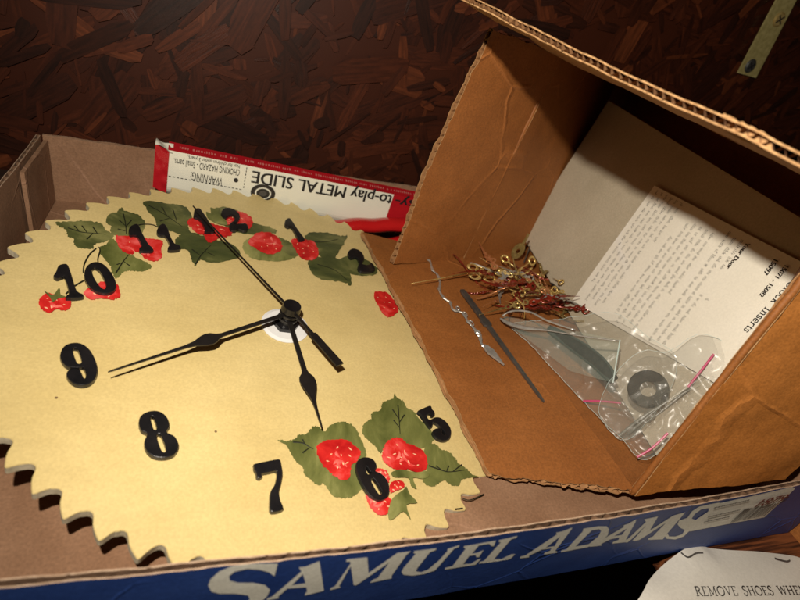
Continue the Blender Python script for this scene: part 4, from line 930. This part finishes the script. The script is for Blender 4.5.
# ------------------------------------------------------------------ toy carton behind the clock
GY = .266
def yp(x, y, yy=GY): return onp(x, y, V(0, yy, 0), V(0, 1, 0))
ftl = yp(168, 150); fre = yp(394, 194.5); dx = unit(fre - ftl); fr2 = ftl + dx * .235
dn = V(-dx[2] * -1, 0, -dx[0]); dn = unit(V(dx[2], 0, -dx[0])); HB = .0345
bk = V(0, .0085, .0026)
toy = empty('toy_carton', ftl + dn * HB + dx * .1, 'long cream and red toy carton lying upside down against the back of the tray', 'box')
b = MB()
def ff(u, v):
    p = ftl + dx * .235 * u + dn * HB * v; r = max(0, (v - .72) / .28); return p + V(0, 1, 0) * .010 * (1 - math.sqrt(max(0, 1 - r * r)))
cut = np.linalg.norm(fre - ftl) / .235
b.grid(lambda u, v: ff(u * cut, v), 30, 16, 0, True); b.grid(lambda u, v: ff(cut + u * (1 - cut), v), 4, 16, 1, True)
c0, c1 = ftl, ftl + dx * .235
b.add([c0, c1, c1 + bk, c0 + bk], [[0, 1, 2, 3]], 1)
bb0, bb1 = c0 + dn * HB + V(0, .014, 0), c1 + dn * HB + V(0, .014, 0)
b.add([c0 + bk, c1 + bk, bb1, bb0], [[0, 1, 2, 3]], 0)
lf = yp(156, 143, GY - .001)
b.out('carton_body', [M['game_cream'], M['game_red']], toy)
# red end flap, crumpled white on top
e0, e1 = yp(155.5, 144, GY - .0006), yp(169.5, 151, GY - .0006); b = MB()
def ef(u, v): p = e0 + (e1 - e0) * u + dn * .030 * v; return p + V(0, -.0008 + .0012 * mn.noise(Vector((u * 3, v * 6, 2))), 0)
b.grid(ef, 6, 16, 0, True); b.grid(lambda u, v: ef(u, v) + V(0, .0010, 0), 6, 16, 0)
b.grid(lambda u, v: ef(u, 0) + V(.002 * u, .008 * v, .001 * math.sin(u * 5 + v * 3) + .0012 * v), 8, 6, 1)
b.out('end_flap', [M['game_red'], M['game_cream']], toy, smooth=True)
b = MB(); TN = V(0, -1, 0)
def gt(x, y): return yp(x, y, GY)
text3(b, 'to-play METAL SLIDE', gt(393, 195.5), gt(253, 170.5), TN, .0092, .024, 0, 0, .0005)
b.out('printed_title', M['ink'], toy)
b = MB(); text3(b, 'Easy-', gt(393, 196) + dx * .032, gt(393, 196) + dx * .003, TN, .0085, .02, 0, 0, .0005); b.out('printed_word', M['ink'], toy)
b = MB()
text3(b, 'WARNING:', gt(223, 178), gt(191, 171.5), TN, .0062, .0, 0, 0, .0005)
text3(b, 'CHOKING HAZARD - Small parts.', gt(240, 169.5), gt(174, 158), TN, .0048, .0, 0, 0, .0005)
text3(b, 'Not for children under 3 years.', gt(240, 164.8), gt(188, 155.3), TN, .0026, .0, 0, 0, .0005)
for k in range(26):
    if k < 19: p = gt(168.5, 176) + (gt(243, 190) - gt(168.5, 176)) * (k / 19); q = p + (gt(243, 190) - gt(168.5, 176)) / 32; s_ = V(0, 0, .0005)
    else: p = gt(246.5, 167) + (gt(243, 189) - gt(246.5, 167)) * ((k - 19) / 7); q = p + (gt(243, 189) - gt(246.5, 167)) / 12; s_ = V(.0005, 0, 0)
    p = p + TN * .0005; q = q + TN * .0005; b.add([p, q, q + s_, p + s_], [[0, 1, 2, 3]])
b.disc(gt(236, 180) + TN * .0003, V(1, 0, 0), V(0, 0, 1), .0016, .0002, 12)
b.out('warning_print', M['ink'], toy)
b = MB(); tt = random.Random(2); u = .02; bn = unit(np.cross(dx, bk)); bn = bn if bn[2] > 0 else -bn
while u < .93:
    k = tt.uniform(.003, .007); a = ftl + dx * .235 * u + bk * .40 + bn * .0003
    if tt.random() < .82: b.add([a, a + dx * .235 * k * .7, a + dx * .235 * k * .7 + bk * .22, a + bk * tt.uniform(.14, .30)], [[0, 1, 2, 3]])
    u += k + .002
b.out('edge_print', M['pale_red_ink'], toy)
# round picture printed on the front
cc = gt(263, 193) + TN * .0004; b = MB()
for (rr, mm, hh) in ((.0086, 0, 0), (.0062, 2, .00015), (.0056, 1, .0003), (.0046, 0, .00045), (.0026, 2, .0006)):
    n_ = 30; b.add([cc + TN * hh + V(1, 0, 0) * rr * math.cos(2 * math.pi * i / n_) + V(0, 0, 1) * rr * .8 * math.sin(2 * math.pi * i / n_) for i in range(n_)], [list(range(n_))], mm)
b.out('printed_ring', [M['rubber'], M['game_cream'], M['grey_ink']], toy)

# red shrink wrapped pack in front of it
b = MB(); r0, r1 = yp(318, 226, .258), yp(430, 224, .258); d = unit(r1 - r0)
pts = [r0 + d * t * np.linalg.norm(r1 - r0) for t in np.linspace(0, 1, 24)]
b.tube([p + V(0, 0, .0004 * math.sin(i)) for i, p in enumerate(pts)], [.004 + .003 * min(1, i / 6) for i in range(24)], 16, flat=.75)
b.tube([p + V(0, -.010, -.010) for p in pts], [.005 + .002 * math.sin(i * .4) for i in range(24)], 16, flat=.8)
tag(b.out('red_pack', M['red_film'], smooth=True), 'glossy red wrapped pack between the clock rim and the toy carton', 'package')

# ------------------------------------------------------------------ metal strap on the wall
br = empty('metal_strap', (.56, WY - .002, .19), 'short brassy metal strap screwed to the strand board wall', 'strap')
def wp(x, y, yy=WY - .0015): return onp(x, y, V(0, yy, 0), V(0, 1, 0))
s0, s1, s2, s3 = wp(738, 73), wp(756, 78), wp(803, -12), wp(783, -12)
b = MB(); vs = [s0, s1, s2, s3]
b.add(vs + [v + V(0, .0014, 0) for v in vs], [[0, 1, 2, 3], [7, 6, 5, 4], [0, 4, 5, 1], [1, 5, 6, 2], [2, 6, 7, 3], [3, 7, 4, 0]])
o = b.out('strap_plate', M['galv'], br)
for (x, y, mt) in ((750.5, 66, 'dark_steel'), (779, 19.5, 'brass')):
    b = MB(); c = wp(x, y, WY - .0016); b.disc(c, V(1, 0, 0), V(0, 0, 1), .0062, .0012, 20, r2=.0045)
    b.tube([c + V(-.003, -.0014, -.003), c + V(.003, -.0014, .003)], .0006, 6, 1); b.tube([c + V(.003, -.0014, -.003), c + V(-.003, -.0014, .003)], .0006, 6, 1)
    b.out('screw', [M[mt], M['ink']], br)

# ------------------------------------------------------------------ note paper and neighbouring carton at the lower right
edge_px = [(600, 640), (622, 618), (640, 598), (652, 578), (666, 562), (682, 550), (700, 541.5), (714, 545), (735, 548.5), (765, 549.5), (790, 552), (806, 558), (840, 575)]
top3 = [onz(x, y, .0035) for x, y in spline(edge_px, 6, False)]; n = len(top3); O = onz(760, 640, .0035)
vs = []; rings = 8
for k in range(rings + 1):
    t = 1 - k / rings
    for i, p in enumerate(top3):
        q = O + (p - O) * t; z = .0035 + .0012 * mn.noise(Vector((q[0] * 30, q[1] * 30, 0))) * (1 - t * .2)
        if t > .8: z -= (t - .8) / .2 * (.0035 + .0014 * math.sin(i * .35)) * (1 if i < n * .4 else .6)
        vs.append(V(q[0], q[1], z))
fs = [[k * n + i, k * n + i + 1, (k + 1) * n + i + 1, (k + 1) * n + i] for k in range(rings) for i in range(n - 1)]
b = MB(); b.add(vs, [f[::-1] for f in fs]); b.add([v - V(0, 0, .0005) for v in vs], fs)
note = b.out('note_paper', M['paper2'], smooth=True); tag(note, 'curled cream paper with REMOVE SHOES lettering on the plank', 'paper')
b = MB(); seriftext(b, 'REMOVE SHOES WHEN', onz(696, 596, .0042), onz(808, 594.5, .0042), V(0, 0, 1), .0003, .3, .8); b.out('printed_words', M['ink'], note)
b = MB()
for ln in ([(681, 552), (688, 557), (696, 553), (703, 552.5)], [(775, 558), (786, 561), (790, 560)]):
    b = MB(); b.tube([onz(*p, .0042) for p in spline(ln, 4, False)], .00035, 5, flat=.4); b.out('fold_mark', M['grey_ink'], note)

nb = empty('brown_carton', (.47, -.06, -.001), 'plain brown cardboard box beside the right end of the tray', 'cardboard box')
for k, P in enumerate(([V(.409, .012, -.001), V(.409, -.14, -.001), V(.409, -.14, .06), V(.409, .012, .06)], [V(.413, .014, -.001), V(.55, .014, -.001), V(.55, .014, .06), V(.413, .014, .06)],
                       [V(.55, .012, -.001), V(.55, -.14, -.001), V(.55, -.14, .06), V(.55, .012, .06)], [V(.413, -.14, -.001), V(.55, -.14, -.001), V(.55, -.14, .06), V(.413, -.14, .06)], [V(.412, -.138, .058), V(.548, -.138, .058), V(.548, .010, .058), V(.412, .010, .058)])):
    board('side_panel' if k < 4 else 'top_panel', P, .003, 30, 12, KM, nb, amp=.0006, seed=40 + k)
